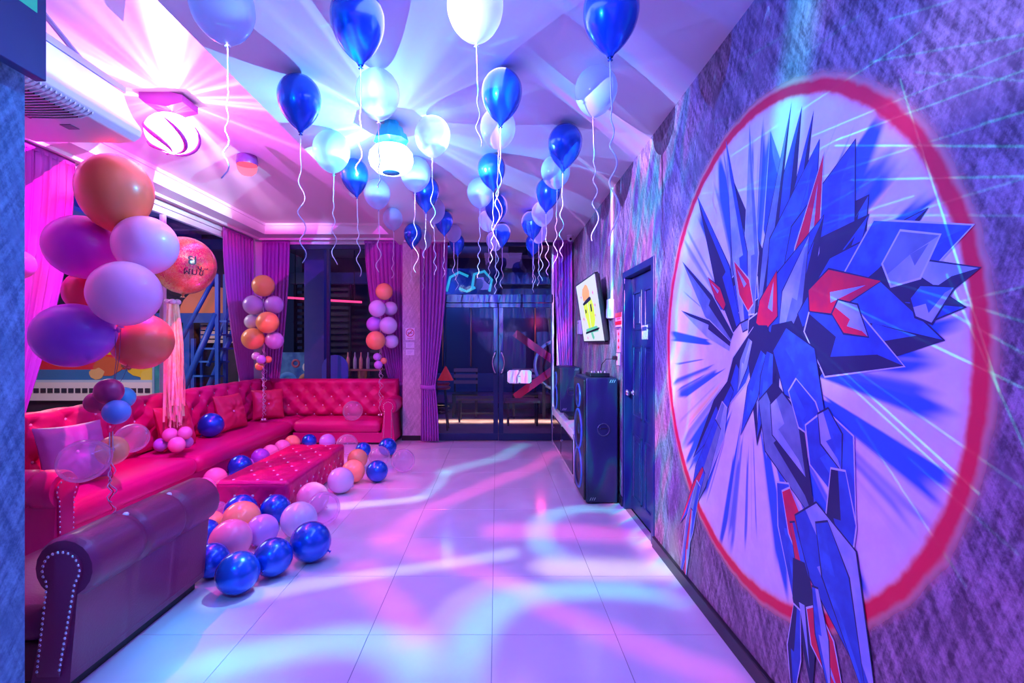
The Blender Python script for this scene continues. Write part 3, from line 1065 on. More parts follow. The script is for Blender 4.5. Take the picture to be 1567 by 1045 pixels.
# tufted low table with a glass top
tt = thing('tufted_table', 'low crimson tufted leather table with a shiny glass top between the sofas', 'table', (0, 0, 0))
TX0, TX1, TY0, TY1, TZ = -2.30, -1.70, 4.02, 5.52, 0.295
tk = 0.028
boxo('table_body', TX0 + tk, TX1 - tk, TY0 + tk, TY1 - tk, 0.005, TZ - 0.03, M_REDD, tt)
tufted('front_pad', (TX0 + .004, TY0 + tk, .012), (1, 0, 0), (0, 0, 1), TX1 - TX0 - .008, TZ - .035, .148, .078, tk, M_RED, tt, dimple=.016, edge=.03, res=.010, off=(.5, .95), crease=.004)
tufted('side_pad', (TX1 - tk, TY0 + .004, .012), (0, 1, 0), (0, 0, 1), TY1 - TY0 - .008, TZ - .035, .148, .078, tk, M_RED, tt, dimple=.016, edge=.03, res=.010, off=(.5, .95), crease=.004)
tufted('side_pad', (TX0 + tk, TY1 - .004, .012), (0, -1, 0), (0, 0, 1), TY1 - TY0 - .008, TZ - .035, .148, .078, tk, M_RED, tt, dimple=.016, edge=.03, res=.014, off=(.5, .95), crease=.004, buttons=False)
tufted('back_pad', (TX1 - .004, TY1 - tk, .012), (-1, 0, 0), (0, 0, 1), TX1 - TX0 - .008, TZ - .035, .148, .078, tk, M_RED, tt, dimple=.016, edge=.03, res=.014, off=(.5, .95), crease=.004, buttons=False)
tufted('top_pad', (TX0 + .004, TY0 + .004, TZ - .032), (1, 0, 0), (0, 1, 0), TX1 - TX0 - .008, TY1 - TY0 - .008, .20, .15, tk, M_RED, tt, dimple=.014, edge=.03, res=.014, off=(.5, .6), crease=.003)
boxo('glass_top', TX0, TX1, TY0, TY1, TZ - .0005, TZ + .0075, clear_mat('table_glass', (1.0, .93, .97), (.3, .02, .1), 0.03, 0.20, 0.0, 0.45), tt, 0.003)


def pillow(name, label, loc, rot, w, h, th, mat_, button=True, group=None, res=26):
    t = thing(name, label, 'cushion', loc, 0, group)
    t.rotation_euler = rot
    rnd = random.Random(hash(label) % 1000)
    ph = [rnd.uniform(0, 6) for _ in range(6)]
    def surf(s):
        vs_ = []
        for i in range(res + 1):
            for j in range(res + 1):
                u, v = -1 + 2 * i / res, -1 + 2 * j / res
                b = ((1 - u ** 2) * (1 - v ** 2))
                z = s * th * max(0, b) ** 0.38
                rr = math.hypot(u, v)
                if button:
                    z -= s * th * 0.55 * math.exp(-(rr / 0.22) ** 2)
                ang = math.atan2(v, u)
                z += s * th * 0.06 * math.sin(9 * ang + ph[0]) * math.exp(-((rr - 0.5) / 0.3) ** 2)
                z += s * th * 0.10 * (abs(u) ** 3) * math.sin(14 * v + ph[1]) * (1 - abs(u)) * 4
                pinch = 1 - 0.07 * (1 - v * v) , 1 - 0.07 * (1 - u * u)
                vs_.append((u * w / 2 * pinch[0], v * h / 2 * pinch[1], z))
        return vs_
    fs = [(i * (res + 1) + j, (i + 1) * (res + 1) + j, (i + 1) * (res + 1) + j + 1, i * (res + 1) + j + 1) for i in range(res) for j in range(res)]
    mb = MB()
    mb.add(surf(1), fs)
    mb.add(surf(-1), [tuple(reversed(f_)) for f_ in fs])
    mb.build('cover', mat_, t, True, fix=False)
    if button:
        b = inst(BUTTON_ME, 'button', t, (0, 0, th * 0.45), (0, 0, 0))
    return t


SAT = mat('satin_red', (0.55, 0.02, 0.09), 0.38, bump=(30, .2))
SATM = mat('satin_mauve', (0.40, 0.14, 0.45), 0.32, bump=(30, .25))
PB = math.radians
# pillows lean on the long sofa's back: local z faces the room (+X), local y up
def lean(yaw, back):
    """cushion stands on its edge, face turned to +X, yawed, leaning back"""
    return (Matrix.Rotation(yaw, 4, 'Z') @ Matrix.Rotation(PB(-back), 4, 'Y') @ frame_to((0, 1, 0), (0, 0, 1), (1, 0, 0), (0, 0, 0))).to_euler()
pillow('throw_pillow', 'crumpled mauve satin cushion behind the clear balloon near the plaster partition', (-3.19, 3.72, 0.585), lean(PB(-18), 18), .46, .46, .085, SATM)
pillow('throw_pillow', 'red satin cushion directly behind the hanging cream tassel', (-3.26, 5.00, 0.575), lean(PB(-4), 15), .46, .44, .085, SAT)
pillow('throw_pillow', 'bright red satin cushion just beyond the blue balloon on the long sofa', (-3.26, 6.04, 0.575), lean(PB(-6), 15), .50, .44, .085, SAT)
pillow('throw_pillow', 'wrinkled dark red cushion standing in the sofa corner behind curly ribbons', (-3.20, 6.90, 0.565), lean(PB(-52), 12), .42, .42, .085, SAT)

# ------------------------------------------------------------------ curtains
def curtain(name, label, A, B, zt, zb, folds, amp, anchor, ztie, gtie, gbot, mat_, lining=None, group='curtains round the windows', tie=True, nz=40):
    A, B = Vector((*A, 0)), Vector((*B, 0))
    D = B - A
    n = Vector((-D.y, D.x, 0)).normalized()
    ns = folds * 8
    rnd = random.Random(int(abs(A.x * 100 + B.y * 37)))
    ph = [rnd.uniform(-0.5, 0.5) for _ in range(folds + 2)]
    def width(z):
        if z > ztie:
            k = (zt - z) / (zt - ztie)
            return 1 + (gtie - 1) * (k ** 1.7)
        k = (ztie - z) / max(1e-6, ztie - zb)
        return gtie + (gbot - gtie) * (1 - (1 - k) ** 2)
    vs_, fs = [], []
    for i in range(nz + 1):
        z = zt + (zb - zt) * i / nz
        g = width(z)
        for j in range(ns + 1):
            s = j / ns
            f_ = s * folds
            a = amp * (0.55 + 0.45 * min(1, (zt - z) / 0.3)) * (0.45 + 0.55 * g)
            off = a * math.sin(2 * PI * f_ + ph[int(f_)] * 1.2 + 0.25 * math.sin(3 * z + f_))
            s2 = s + 0.10 / folds * math.sin(2 * PI * f_ * 2 + 1.0)
            p = A + D * (anchor + (s2 - anchor) * g) + n * off
            vs_.append((p.x, p.y, z))
    w = ns + 1
    for i in range(nz):
        for j in range(ns):
            fs.append((i * w + j, i * w + j + 1, (i + 1) * w + j + 1, (i + 1) * w + j))
    t = thing(name, label, 'curtain', (0, 0, 0), 0, group)
    mb = MB()
    mb.v, mb.f, mb.mi = vs_, fs, [0] * len(fs)
    o = mb.build('drape', mat_, t, True, fix=False)
    md = o.modifiers.new('thickness', 'SOLIDIFY')
    md.thickness = 0.003
    # header tape with pleats
    hb = MB()
    hb.prism([(0, 0), (D.length, 0), (D.length, .045), (0, .045)], 'y', -0.006, 0.006)
    h_ = hb.build('heading_tape', lining or mat_, t)
    h_.matrix_local = frame_to(D.normalized(), n, (0, 0, 1), (A.x, A.y, zt - .02))
    if tie:
        g = width(ztie)
        c = A + D * (anchor + (0.5 - anchor) * g)
        rx, ry = D.length * g * 0.52 + .008, amp * (0.45 + 0.55 * g) + .012
        u = D.normalized()
        pts = []
        for k in range(20):
            a = 2 * PI * k / 20
            pts.append(c + u * (rx * math.cos(a)) + n * (ry * math.sin(a)) + Vector((0, 0, ztie + 0.015 * math.sin(a))))
        tb = MB()
        lo_ = [p - Vector((0, 0, .03)) for p in pts]
        hi_ = [p + Vector((0, 0, .03)) for p in pts]
        tb.add(lo_ + hi_, [(k, (k + 1) % 20, 20 + (k + 1) % 20, 20 + k) for k in range(20)])
        o2 = tb.build('tie_back', lining or mat_, t, True)
        md = o2.modifiers.new('thickness', 'SOLIDIFY')
        md.thickness = 0.004
    return t


CG = 'curtains round the windows'
curtain('curtain', 'tall gathered mauve curtain by the plaster partition and the big balloons', (-3.66, 3.45), (-3.66, 4.27), 2.96, .45, 11, .024, 0.0, .80, .42, .5, M_CURT)
curtain('curtain', 'mauve curtain with pale edge at the far end of the left window', (-3.66, 6.60), (-3.66, 7.40), 2.96, .45, 9, .024, 1.0, .80, .42, .5, M_CURT)
curtain('curtain', 'pleated curtain at the left of the back window, behind the balloon column', (-3.58, 7.518), (-3.16, 7.518), 2.96, .45, 7, .022, 0.0, .80, .62, .65, M_CURT)
curtain('curtain', 'blue-lit tied curtain between back window and plaster pillar', (-2.02, 7.518), (-1.42, 7.518), 2.96, .45, 9, .022, 1.0, .80, .36, .5, M_CURT)
curtain('curtain', 'floor-length tied curtain at the right of the plaster pillar', (-1.10, 7.02), (-0.70, 7.02), 2.85, .02, 7, .028, 0.12, .80, .50, .64, M_CURT)
curtain('curtain', 'red and blue lit curtain in the corner behind the speaker on the cabinet', (0.80, 6.985), (1.075, 6.985), 2.85, .02, 6, .028, 1.0, .90, .62, .66, M_CURT)

# ------------------------------------------------------------------ right side: speakers, cabinet, television, wall fittings
M_CONE = mat('speaker_cone', (0.02, 0.03, 0.10), 0.3, metal=0.3)
M_BLUELED = mat('blue_led_ring', (0.02, 0.05, 0.3), 0.3, emit=(0.05, 0.12, 1.0), estr=0.25)
def speaker(name, label, x0, x1, y0, y1, z0, z1, woofers, hz, hr):
    """box with its grille facing -X and a round hand grip in the side that faces the camera"""
    t = thing(name, label, 'speaker', ((x0 + x1) / 2, (y0 + y1) / 2, z0))
    ox, oy, oz = -(x0 + x1) / 2, -(y0 + y1) / 2, -z0
    def B(mb, *q, b=0.0):
        return mb.box(q[0] + ox, q[1] + ox, q[2] + oy, q[3] + oy, q[4] + oz, q[5] + oz, b)
    B(MB(), x0 + .03, x1, y0, y1, z0 + .012, z1, b=.012).build('cabinet', M_SPK, t)
    ft = MB()
    for xx in (x0 + .06, x1 - .05):
        for yy in (y0 + .05, y1 - .05):
            f_ = MB().lathe([(.018, 0), (.022, .006), (.022, .012)], 10, Matrix.Translation((xx + ox, yy + oy, 0)), True, True)
            f_.build('foot', M_BLACK, t)
    B(MB(), x0 + .012, x0 + .034, y0 + .012, y1 - .012, z0 + .03, z1 - .02, b=.01).build('baffle', M_BLACK, t)
    ym = (y0 + y1) / 2
    for (zc, r) in woofers:
        M = Matrix.Translation((x0 + .012 + ox, ym + oy, zc + oz)) @ Matrix.Rotation(-PI / 2, 4, 'Y')
        c = MB().lathe([(r, -.004), (r * 1.02, .008), (r * .90, .012), (r * .86, .002), (r * .35, -.012), (r * .30, .0), (r * .15, .008), (.0005, .010)], 24, M)
        w = c.build('woofer', M_CONE, t, True)
        MB().lathe([(r * 1.0, .008), (r * 1.05, .012), (r * 1.10, .010), (r * 1.12, -.002)], 24, M).build('light_ring', M_BLUELED, w, True)
    M = Matrix.Translation(((x0 + x1) / 2 + .03 + ox, y0 + oy, hz + oz)) @ Matrix.Rotation(PI / 2, 4, 'X')
    g = MB().lathe([(hr * 1.12, .0005), (hr * 1.10, .009), (hr * .96, .010), (hr * .90, .003), (hr * .88, .0006)], 24, M).build('hand_grip', mat('grip_plastic', (.05, .06, .09), .25), t, True)
    q = MB()
    q.box((x0 + x1) / 2 + .03 + ox - hr * .6, (x0 + x1) / 2 + .03 + ox + hr * .6, y0 + oy - .008, y0 + oy, hz + oz + hr * .1, hz + oz + hr * .3, .003)
    q.build('grip_bar', M_BLACK, g)
    # slanted reflective dashes at the corners
    sp = []
    for (cx_, cz_) in ((x1 - .055, z1 - .03), (x0 + .08, z0 + .045)):
        for k in range(3):
            a = cx_ + ox + k * .018 - .018
            z = cz_ + oz
            s_ = MB().add([(a, y0 + oy - .001, z - .012), (a + .006, y0 + oy - .001, z - .012), (a + .018, y0 + oy - .001, z + .014), (a + .012, y0 + oy - .001, z + .014)], [(0, 1, 2, 3)])
            s_.build('corner_dash', mat('grey_print', (.45, .45, .55), .4), t)
    return t

speaker('tower_speaker', 'tall dark speaker tower with round side grip standing by the panelled door', .755, 1.065, 4.33, 4.90, 0, 1.11, ((.26, .17), (.62, .17), (.93, .10)), .655, .052)
speaker('cabinet_speaker', 'smaller dark speaker standing on the white cabinet behind the tower', .775, 1.065, 6.28, 6.80, .527, 1.11, ((.70, .14), (.94, .09)), .80, .05)

cab = thing('media_cabinet', 'white low cabinet with black glass front along the wall behind the speaker tower', 'cabinet', (0, 0, 0))
CX0, CX1, CY0_, CY1_ = .79, 1.07, 5.02, 6.92
boxo('cabinet_top', CX0 - .015, CX1, CY0_ - .01, CY1_ + .01, .485, .525, M_WHITE, cab, .004)
boxo('carcass', CX0 + .02, CX1, CY0_, CY1_, .02, .485, M_WHITE, cab)
for y in (CY0_ + .005, (CY0_ + CY1_) / 2 - .02, CY1_ - .045):
    boxo('post', CX0 - .004, CX0 + .02, y, y + .04, .0, .485, M_WHITE, cab, .003)
boxo('rail', CX0 - .004, CX0 + .02, CY0_, CY1_, .02, .06, M_WHITE, cab, .003)
boxo('rail', CX0 - .004, CX0 + .02, CY0_, CY1_, .42, .485, M_WHITE, cab, .003)
for a, b in ((CY0_ + .05, (CY0_ + CY1_) / 2 - .025), ((CY0_ + CY1_) / 2 + .025, CY1_ - .05)):
    dpan = boxo('glass_door', CX0 - .012, CX0 + .012, a, b, .065, .415, M_SMOKE, cab, .003)
    boxo('door_knob', CX0 - .028, CX0 - .012, b - .05, b - .03, .24, .26, M_CHROME, dpan, .004)
sbx = thing('set_top_box', 'flat black device lying on the white cabinet beside the smaller speaker', 'device', (.93, 5.9, .526))
boxo('case', -.10, .10, -.20, .20, .004, .045, M_BLACK, sbx, .005)
for (a, b) in ((-.08, -.17), (.08, -.17), (-.08, .17), (.08, .17)):
    boxo('foot', a - .01, a + .01, b - .01, b + .01, 0, .005, M_BLACK, sbx)
mxr = thing('mixer', 'small control unit with knobs lying on top of the speaker tower', 'mixer', (.93, 4.55, 1.111))
boxo('case', -.09, .09, -.11, .11, 0, .035, M_BLACK, mxr, .006)
for k in range(5):
    MB().lathe([(.010, 0), (.009, .016), (.0005, .017)], 10, Matrix.Translation((-.06 + .03 * k, -.05 + .03 * (k % 2), .035))).build('knob', M_CHROME, mxr, True)

# television: near-parallel to the wall, tipped forward
tv = thing('television', 'wall television tipped forward, showing a bright cartoon-coloured graphic on white', 'television', (0, 0, 0))
TR, TL, BR = Vector((.945, 4.74, 2.10)), Vector((.945, 5.88, 2.10)), Vector((1.045, 4.74, 1.425))
ux = (TR - TL).normalized()           # to the viewer's right on the screen
uy = (TR - BR).normalized()
uz = ux.cross(uy)                      # out of the screen
W_, H_ = (TR - TL).length, (TR - BR).length
tv.matrix_world = frame_to(ux, uy, uz, (TL + BR) / 2)
fr = MB()
for q in ((-W_ / 2, W_ / 2, -H_ / 2, -H_ / 2 + .016), (-W_ / 2, W_ / 2, H_ / 2 - .012, H_ / 2), (-W_ / 2, -W_ / 2 + .012, -H_ / 2, H_ / 2), (W_ / 2 - .012, W_ / 2, -H_ / 2, H_ / 2)):
    fr.box(q[0], q[1], q[2], q[3], -.03, .004, .002)
fr.build('bezel', M_BLACK, tv)
boxo('back_cover', -W_ / 2 + .01, W_ / 2 - .01, -H_ / 2 + .01, H_ / 2 - .01, -.045, -.002, M_BLACK, tv, .01)
boxo('back_bulge', -W_ / 2 + .02, W_ / 2 - .25, -H_ / 2 + .03, -.02, -.055, -.04, M_BLACK, tv, .006)
def glow(name, c, s):
    return mat(name, (0.02, 0.02, 0.02), 0.3, emit=c, estr=s)
scr = boxo('screen', -W_ / 2 + .012, W_ / 2 - .012, -H_ / 2 + .016, H_ / 2 - .012, -.001, .0005, glow('screen_white', (.80, .84, 1.0), .95), tv)
def flat(name, pts, z, m_):
    mb = MB()
    n = len(pts)
    mb.add([(x, y, z) for x, y in pts], [tuple(range(n))])
    return mb.build(name, m_, scr, fix=False)
GY, GO, GT, GP, GK, GW = glow('screen_yellow', (.80, 1.0, .05), 1.0), glow('screen_orange', (1, .45, .08), 1.0), glow('screen_teal', (.15, .75, .55), .8), glow('screen_pink', (1, .12, .5), .9), mat('screen_black', (.01, .01, .02), .3), glow('screen_paper', (.95, .97, 1), 1.0)
yl = W_ / 2.0
flat('graphic', [(-.26, .20), (-.20, .255), (-.10, .27), (0, .29), (.10, .265), (.17, .20), (.14, .13), (-.22, .12)], .0010, GO)
flat('graphic', [(-.30, .095), (-.10, .125), (.12, .145), (.20, .13), (.19, .105), (.0, .09), (-.24, .075)], .0014, GK)
flat('graphic', [(-.26, .08), (-.03, .10), (-.02, -.06), (-.02, -.19), (-.14, -.20), (-.18, -.10), (-.24, -.05)], .0012, GY)
flat('graphic', [(.01, .10), (.22, .12), (.28, .05), (.27, -.10), (.20, -.16), (.08, -.19), (.01, -.19)], .0012, GY)
flat('graphic', [(-.20, .02), (-.13, .03), (-.13, -.01), (-.20, -.02)], .0016, GK)
flat('graphic', [(.11, .06), (.18, .07), (.18, -.01), (.11, -.02)], .0016, GK)
flat('graphic', [(-.30, -.19), (.30, -.17), (.36, -.20), (.34, -.23), (-.10, -.235), (-.34, -.25)], .0015, GT)
flat('graphic', [(-.36, -.245), (.34, -.215), (.42, -.20), (.40, -.19), (-.36, -.225)], .0018, GK)
flat('graphic', [(-.06, -.235), (.05, -.235), (.10, -.29), (.04, -.315), (-.02, -.29)], .0013, GT)
for (x, y, s) in ((-.34, .18, .03), (.33, .17, .035), (.36, .04, .03), (-.36, -.07, .04), (-.28, -.29, .03), (.30, -.06, .025)):
    flat('graphic', [(x - s, y), (x - s * .3, y + s * .3), (x, y + s * .8), (x + s * .3, y + s * .3), (x + s, y), (x + s * .2, y - s * .8)], .0011, GP)
arm_ = MB()
arm_.tube([(0.12, 0.0, -.05), (0.12, .0, -.10)], .03, 8)
arm_.build('wall_mount', M_BLACK, tv)

# wall fittings between television and door
cd = thing('cable_duct', 'white cable duct running down the plaster wall to a junction box beside the television', 'duct', (XR, 4.66, 1.70))
boxo('channel', -.022, -.0005, -.018, .018, .12, ZC - 1.70, M_WHITE, cd, .003)
boxo('junction_box', -.05, -.0005, -.05, .05, -.05, .13, M_WHITE, cd, .005)
boxo('box_lid', -.055, -.049, -.046, .046, -.046, .04, M_WHITE, cd, .002)
rs = thing('warning_sign', 'red and white banded sign on the wall beside the panelled door', 'sign', (XR - .003, 4.44, 1.62))
boxo('panel', -.0, .003, -.11, .11, -.07, .07, M_PAPER, rs)
M_SRED = mat('sign_red', (.75, .01, .03), .4)
boxo('band', -.002, .0005, -.11, .11, .028, .07, M_SRED, rs)
boxo('band', -.002, .0005, -.11, .11, -.040, -.005, M_SRED, rs)
boxo('band', -.002, .0005, -.11, .11, -.068, -.058, mat('sign_navy', (.02, .02, .2), .4), rs)
for k in range(3):
    boxo('stroke', -.0025, .0, -.07 + .05 * k, -.045 + .05 * k, .006, .022, M_SRED, rs)
ps = thing('vertical_sign', 'narrow pinkish-white sign with three red marks below the red banded sign', 'sign', (XR - .003, 4.43, 1.435))
boxo('panel', 0, .003, -.07, .07, -.10, .10, mat('pink_paper', (.85, .45, .62), .5), ps)
for z in (.06, 0, -.06):
    mk = MB()
    mk.add([(-.001, -.03, z), (-.001, 0, z + .024), (-.001, .03, z), (-.001, .008, z - .008), (-.001, 0, z - .026), (-.001, -.008, z - .008)], [(0, 1, 2, 3, 4, 5)])
    mk.build('mark', M_SRED, ps, fix=False)
ol = thing('wall_socket', 'white double wall socket with a black plug above the speaker tower', 'socket', (XR, 4.43, 1.27))
boxo('face_plate', -.012, -.0005, -.05, .05, -.055, .055, M_WHITE, ol, .003)
boxo('plug', -.05, -.012, .0, .04, -.005, .03, M_BLACK, ol, .006)
pts = [Vector((XR - .05, 4.45, 1.275)), Vector((XR - .10, 4.5, 1.27)), Vector((XR - .13, 4.55, 1.22)), Vector((XR - .13, 4.58, 1.17)), Vector((XR - .12, 4.6, 1.145))]
tag(MB().tube(pts, .004, 6).build('power_cord', M_BLACK, None, True), 'thin black cord looping from the wall socket down to the speaker tower', 'cord')
wbx = thing('router', 'small white box on the wall at the far side of the television', 'router', (XR, 6.35, 1.62))
boxo('case', -.05, -.0005, -.07, .07, -.09, .09, M_WHITE, wbx, .006)
boxo('lamp_strip', -.052, -.049, -.05, .05, .05, .06, M_BLACK, wbx)
cm = thing('security_camera', 'small white dome security camera on the ceiling in the far right corner', 'camera', (1.0, 6.70, ZC))
MB().lathe([(.045, 0), (.048, -.015), (.042, -.02)], 16, None, True, True).build('mount', M_WHITE, cm, True)
MB().ball((0, 0, -.045), .042, 16, 10).build('camera_ball', M_WHITE, cm, True)
MB().lathe([(.016, 0), (.018, .006), (.0005, .008)], 12, Matrix.Translation((0, -.036, -.055)) @ Matrix.Rotation(PI * .6, 4, 'X')).build('lens', M_BLACK, cm, True)

# no-smoking sign and two plates on the pillar
ns_ = thing('no_smoking_sign', 'square no-smoking sign on the plaster pillar', 'sign', ((at(628, 513, PY).x, PY - .021, at(628, 511, PY).z)))
boxo('panel', -.068, .068, -.003, 0, -.088, .088, mat('sign_white', (.85, .80, .85), .5), ns_)
rg = MB()
n_ = 28
rg.add([((.050 if k % 2 else .060) * math.cos(PI * (k // 2) * 2 / n_), -.0036, .018 + (.050 if k % 2 else .060) * math.sin(PI * (k // 2) * 2 / n_)) for k in range(2 * n_)],
       [(2 * k, 2 * ((k + 1) % n_), 2 * ((k + 1) % n_) + 1, 2 * k + 1) for k in range(n_)])
rg.build('ring', mat('sign_crimson', (.55, .01, .08), .5), ns_, fix=False)
sl = MB()
sl.add([(-.042, -.0044, -.020), (-.034, -.0044, -.028), (.042, -.0044, .056), (.034, -.0044, .062)], [(0, 1, 2, 3)])
sl.build('slash', MATS['sign_crimson'], ns_, fix=False)
cg = MB()
cg.box(-.036, .022, -.0042, -.0034, .008, .018)
cg.build('cigarette', M_BLACK, ns_)
cg = MB()
cg.box(.024, .034, -.0042, -.0034, .008, .018)
cg.build('cigarette_tip', M_BLACK, ns_)
boxo('caption', -.04, .04, -.0038, -.0030, -.072, -.062, mat('sign_crimson_pale', (.6, .2, .3), .5), ns_)
for k, (yy, lab) in enumerate(((528, 'upper small white plate below the no-smoking sign'), (539, 'lower small white plate below the no-smoking sign'))):
    pl = thing('wall_plate', lab, 'plate', (at(628, yy, PY).x, PY - .021, at(628, yy, PY).z))
    boxo('panel', -.062, .062, -.003, 0, -.042, .042, M_PAPER, pl)
    for q in range(3):
        boxo('line', -.04, .04 - .015 * q, -.0036, -.0028, .018 - .018 * q - .003, .018 - .018 * q + .003, mat('pale_print', (.5, .45, .62), .5), pl)

# ------------------------------------------------------------------ air conditioner and screen by the partition
ac = thing('air_conditioner', 'long white ceiling-hung air conditioner with curved louvred front', 'air conditioner', (0, 0, 0))
M_AC = mat('air_conditioner_white', (.72, .76, .78), .28)
prof = [(-2.86, 2.66), (-2.86, 2.92), (-2.80, 2.945), (-2.27, 2.94), (-2.245, 2.86), (-2.21, 2.785), (-2.165, 2.725), (-2.155, 2.70), (-2.165, 2.665), (-2.205, 2.638), (-2.30, 2.632), (-2.80, 2.64)]
AY0, AY1 = 1.86, 3.00
ab = MB().prism(prof, 'y', AY0, AY1).build('casing', M_AC, ac, 30)
bvm = ab.modifiers.new('bevel', 'BEVEL')
bvm.width = .006
bvm.segments = 2
# louvres: curved fins across the outlet on the lower front
lp = [(-2.262, 2.905), (-2.236, 2.83), (-2.20, 2.762), (-2.158, 2.705), (-2.175, 2.648), (-2.24, 2.626), (-2.36, 2.622), (-2.50, 2.625)]
boxo('outlet', -2.52, -2.25, 1.95, 2.66, 2.628, 2.64, M_BLACK, ac)
for k in range(26):
    y = 1.96 + k * .0275
    fin_ = MB()
    o_ = [(x + .0, z) for x, z in lp]
    i_ = [(x - .02, z + .012) for x, z in reversed(lp)]
    fin_.prism(o_ + i_, 'y', y, y + .008)
    fin_.build('louvre', M_AC, ac)
for y0 in (1.90, 2.70):
    boxo('hanger', -2.60, -2.55, y0, y0 + .02, 2.94, ZT, M_WFRAME, ac)
boxo('hanger_rail', -2.30, -2.27, 1.75, 3.02, 2.945, 2.985, mat('steel_blue_rail', (.35, .33, .5), .4), ac, .003)
st_ = MB().tube([(-2.285, 2.73, 2.965), (-2.37, 2.56, 3.149)], .014, 6)
st_.build('stay', MATS['steel_blue_rail'], ac)
boxo('badge', -2.43, -2.37, 2.74, 2.80, 2.629, 2.6335, mat('badge_grey', (.2, .16, .25), .4), ac)

tvp = thing('wall_screen', 'dark blue boxed screen hanging on the plaster partition, glowing teal inside', 'screen', (0, 0, 0))
boxo('case', -1.640, -1.600, .86, 1.752, 2.345, 3.02, mat('screen_case', (.02, .05, .16), .4), tvp, .003)
boxo('display', -1.603, -1.5985, .93, 1.715, 2.565, 2.98, glow('display_teal', (.02, .55, .65), .7), tvp)
boxo('bracket', -1.70, -1.64, 1.15, 1.45, 2.5, 2.85, M_BLACK, tvp)

# ------------------------------------------------------------------ ceiling lamps
def glowing(name, col, strength, clear=0.45):
    if name in MATS:
        return MATS[name]
    m = bpy.data.materials.new(name)
    m.use_nodes = True
    nt = m.node_tree
    nt.nodes.clear()
    N = Nodes(nt)
    out = N.new('ShaderNodeOutputMaterial')
    tr, em, mx = N.new('ShaderNodeBsdfTransparent'), N.new('ShaderNodeEmission'), N.new('ShaderNodeMixShader')
    em.inputs[0].default_value = (*col, 1)
    em.inputs[1].default_value = strength
    mx.inputs[0].default_value = 1 - clear
    nt.links.new(tr.outputs[0], mx.inputs[1])
    nt.links.new(em.outputs[0], mx.inputs[2])
    nt.links.new(mx.outputs[0], out.inputs[0])
    MATS[name] = m
    return m

M_TEAL = mat('teal_housing', (.02, .55, .62), .3)
dm = thing('disco_lamp', 'rotating disco ball lamp with teal stepped housing, glowing cyan white among the ceiling balloons', 'lamp', DISCO_MID)
dz_ = ZC - DISCO_MID.z
MB().lathe([(.05, dz_), (.05, dz_ - .03), (.075, dz_ - .035), (.085, dz_ - .075), (.10, dz_ - .08), (.115, dz_ - .125), (.0005, dz_ - .126)], 8).build('housing', M_TEAL, dm, 30)
MB().tube([(0, 0, dz_ - .12), (0, 0, .05)], .012, 8).build('axle', M_CHROME, dm)
MB().lathe([(.055, -.085), (.10, -.075), (.135, -.04), (.147, 0), (.140, .045), (.11, .08), (.06, .098)], 28).build('globe', glowing('globe_cyan_white', (.75, 1.0, 1.0), 14.0, .85), dm, True)
MB().lathe([(.0005, -.088), (.05, -.087), (.07, -.080)], 24).build('bottom_cap', M_TEAL, dm, True)

dl = thing('disco_lamp', 'white swirling disco ball lamp under a wedge motor box on the pink tray ceiling', 'lamp', DISCO_LEFT)
dz_ = ZT - DISCO_LEFT.z
M_MAG = mat('magenta_housing', (.35, .05, .38), .35)
wb_ = MB().prism([(-.17, dz_), (.05, dz_), (.13, dz_ - .02), (.13, dz_ - .07), (.02, dz_ - .10), (-.13, dz_ - .075), (-.17, dz_ - .04)], 'y', -.09, .09).build('motor_box', M_MAG, dl)
MB().tube([(0, 0, dz_ - .08), (0, 0, .1)], .015, 8).build('axle', M_CHROME, dl)
MB().ball((0, 0, 0), .165, 28, 16, 1, 1, .82).build('globe', glowing('globe_pink_white', (1.0, .93, 1.0), 14.0, .85), dl, True)
for k in range(5):
    pts = []
    for i in range(13):
        a = 2 * PI * k / 5 + i * .13
        th = PI * (.40 + .045 * i)
        pts.append((.170 * math.sin(th) * math.cos(a), .170 * math.sin(th) * math.sin(a), .170 * .82 * math.cos(th)))
    MB().tube(pts, [.004 + .012 * math.sin(PI * i / 12) for i in range(13)], 6).build('swirl_vent', M_MAG, dl, True)
sm = thing('crystal_lamp', 'small red faceted crystal lamp on the pink tray ceiling', 'lamp', DISCO_SMALL)
dz_ = ZT - DISCO_SMALL.z
MB().lathe([(.02, dz_), (.085, dz_ - .005), (.095, dz_ - .06), (.09, dz_ - .085), (.0005, dz_ - .086)], 16).build('cup', mat('violet_cup', (.10, .02, .16), .3), sm, 30)
MB().lathe([(.002, -.055), (.05, -.045), (.078, -.015), (.088, .02), (.088, .045)], 10).build('crystal', glowing('crystal_red', (1.0, .10, .16), 2.2, .5), sm)

# ------------------------------------------------------------------ balloons
def latex(name, c, rough, metal=0.0, sss=0.0, coat=0.3):
    return mat(name, c, rough, metal=metal, coat=coat)

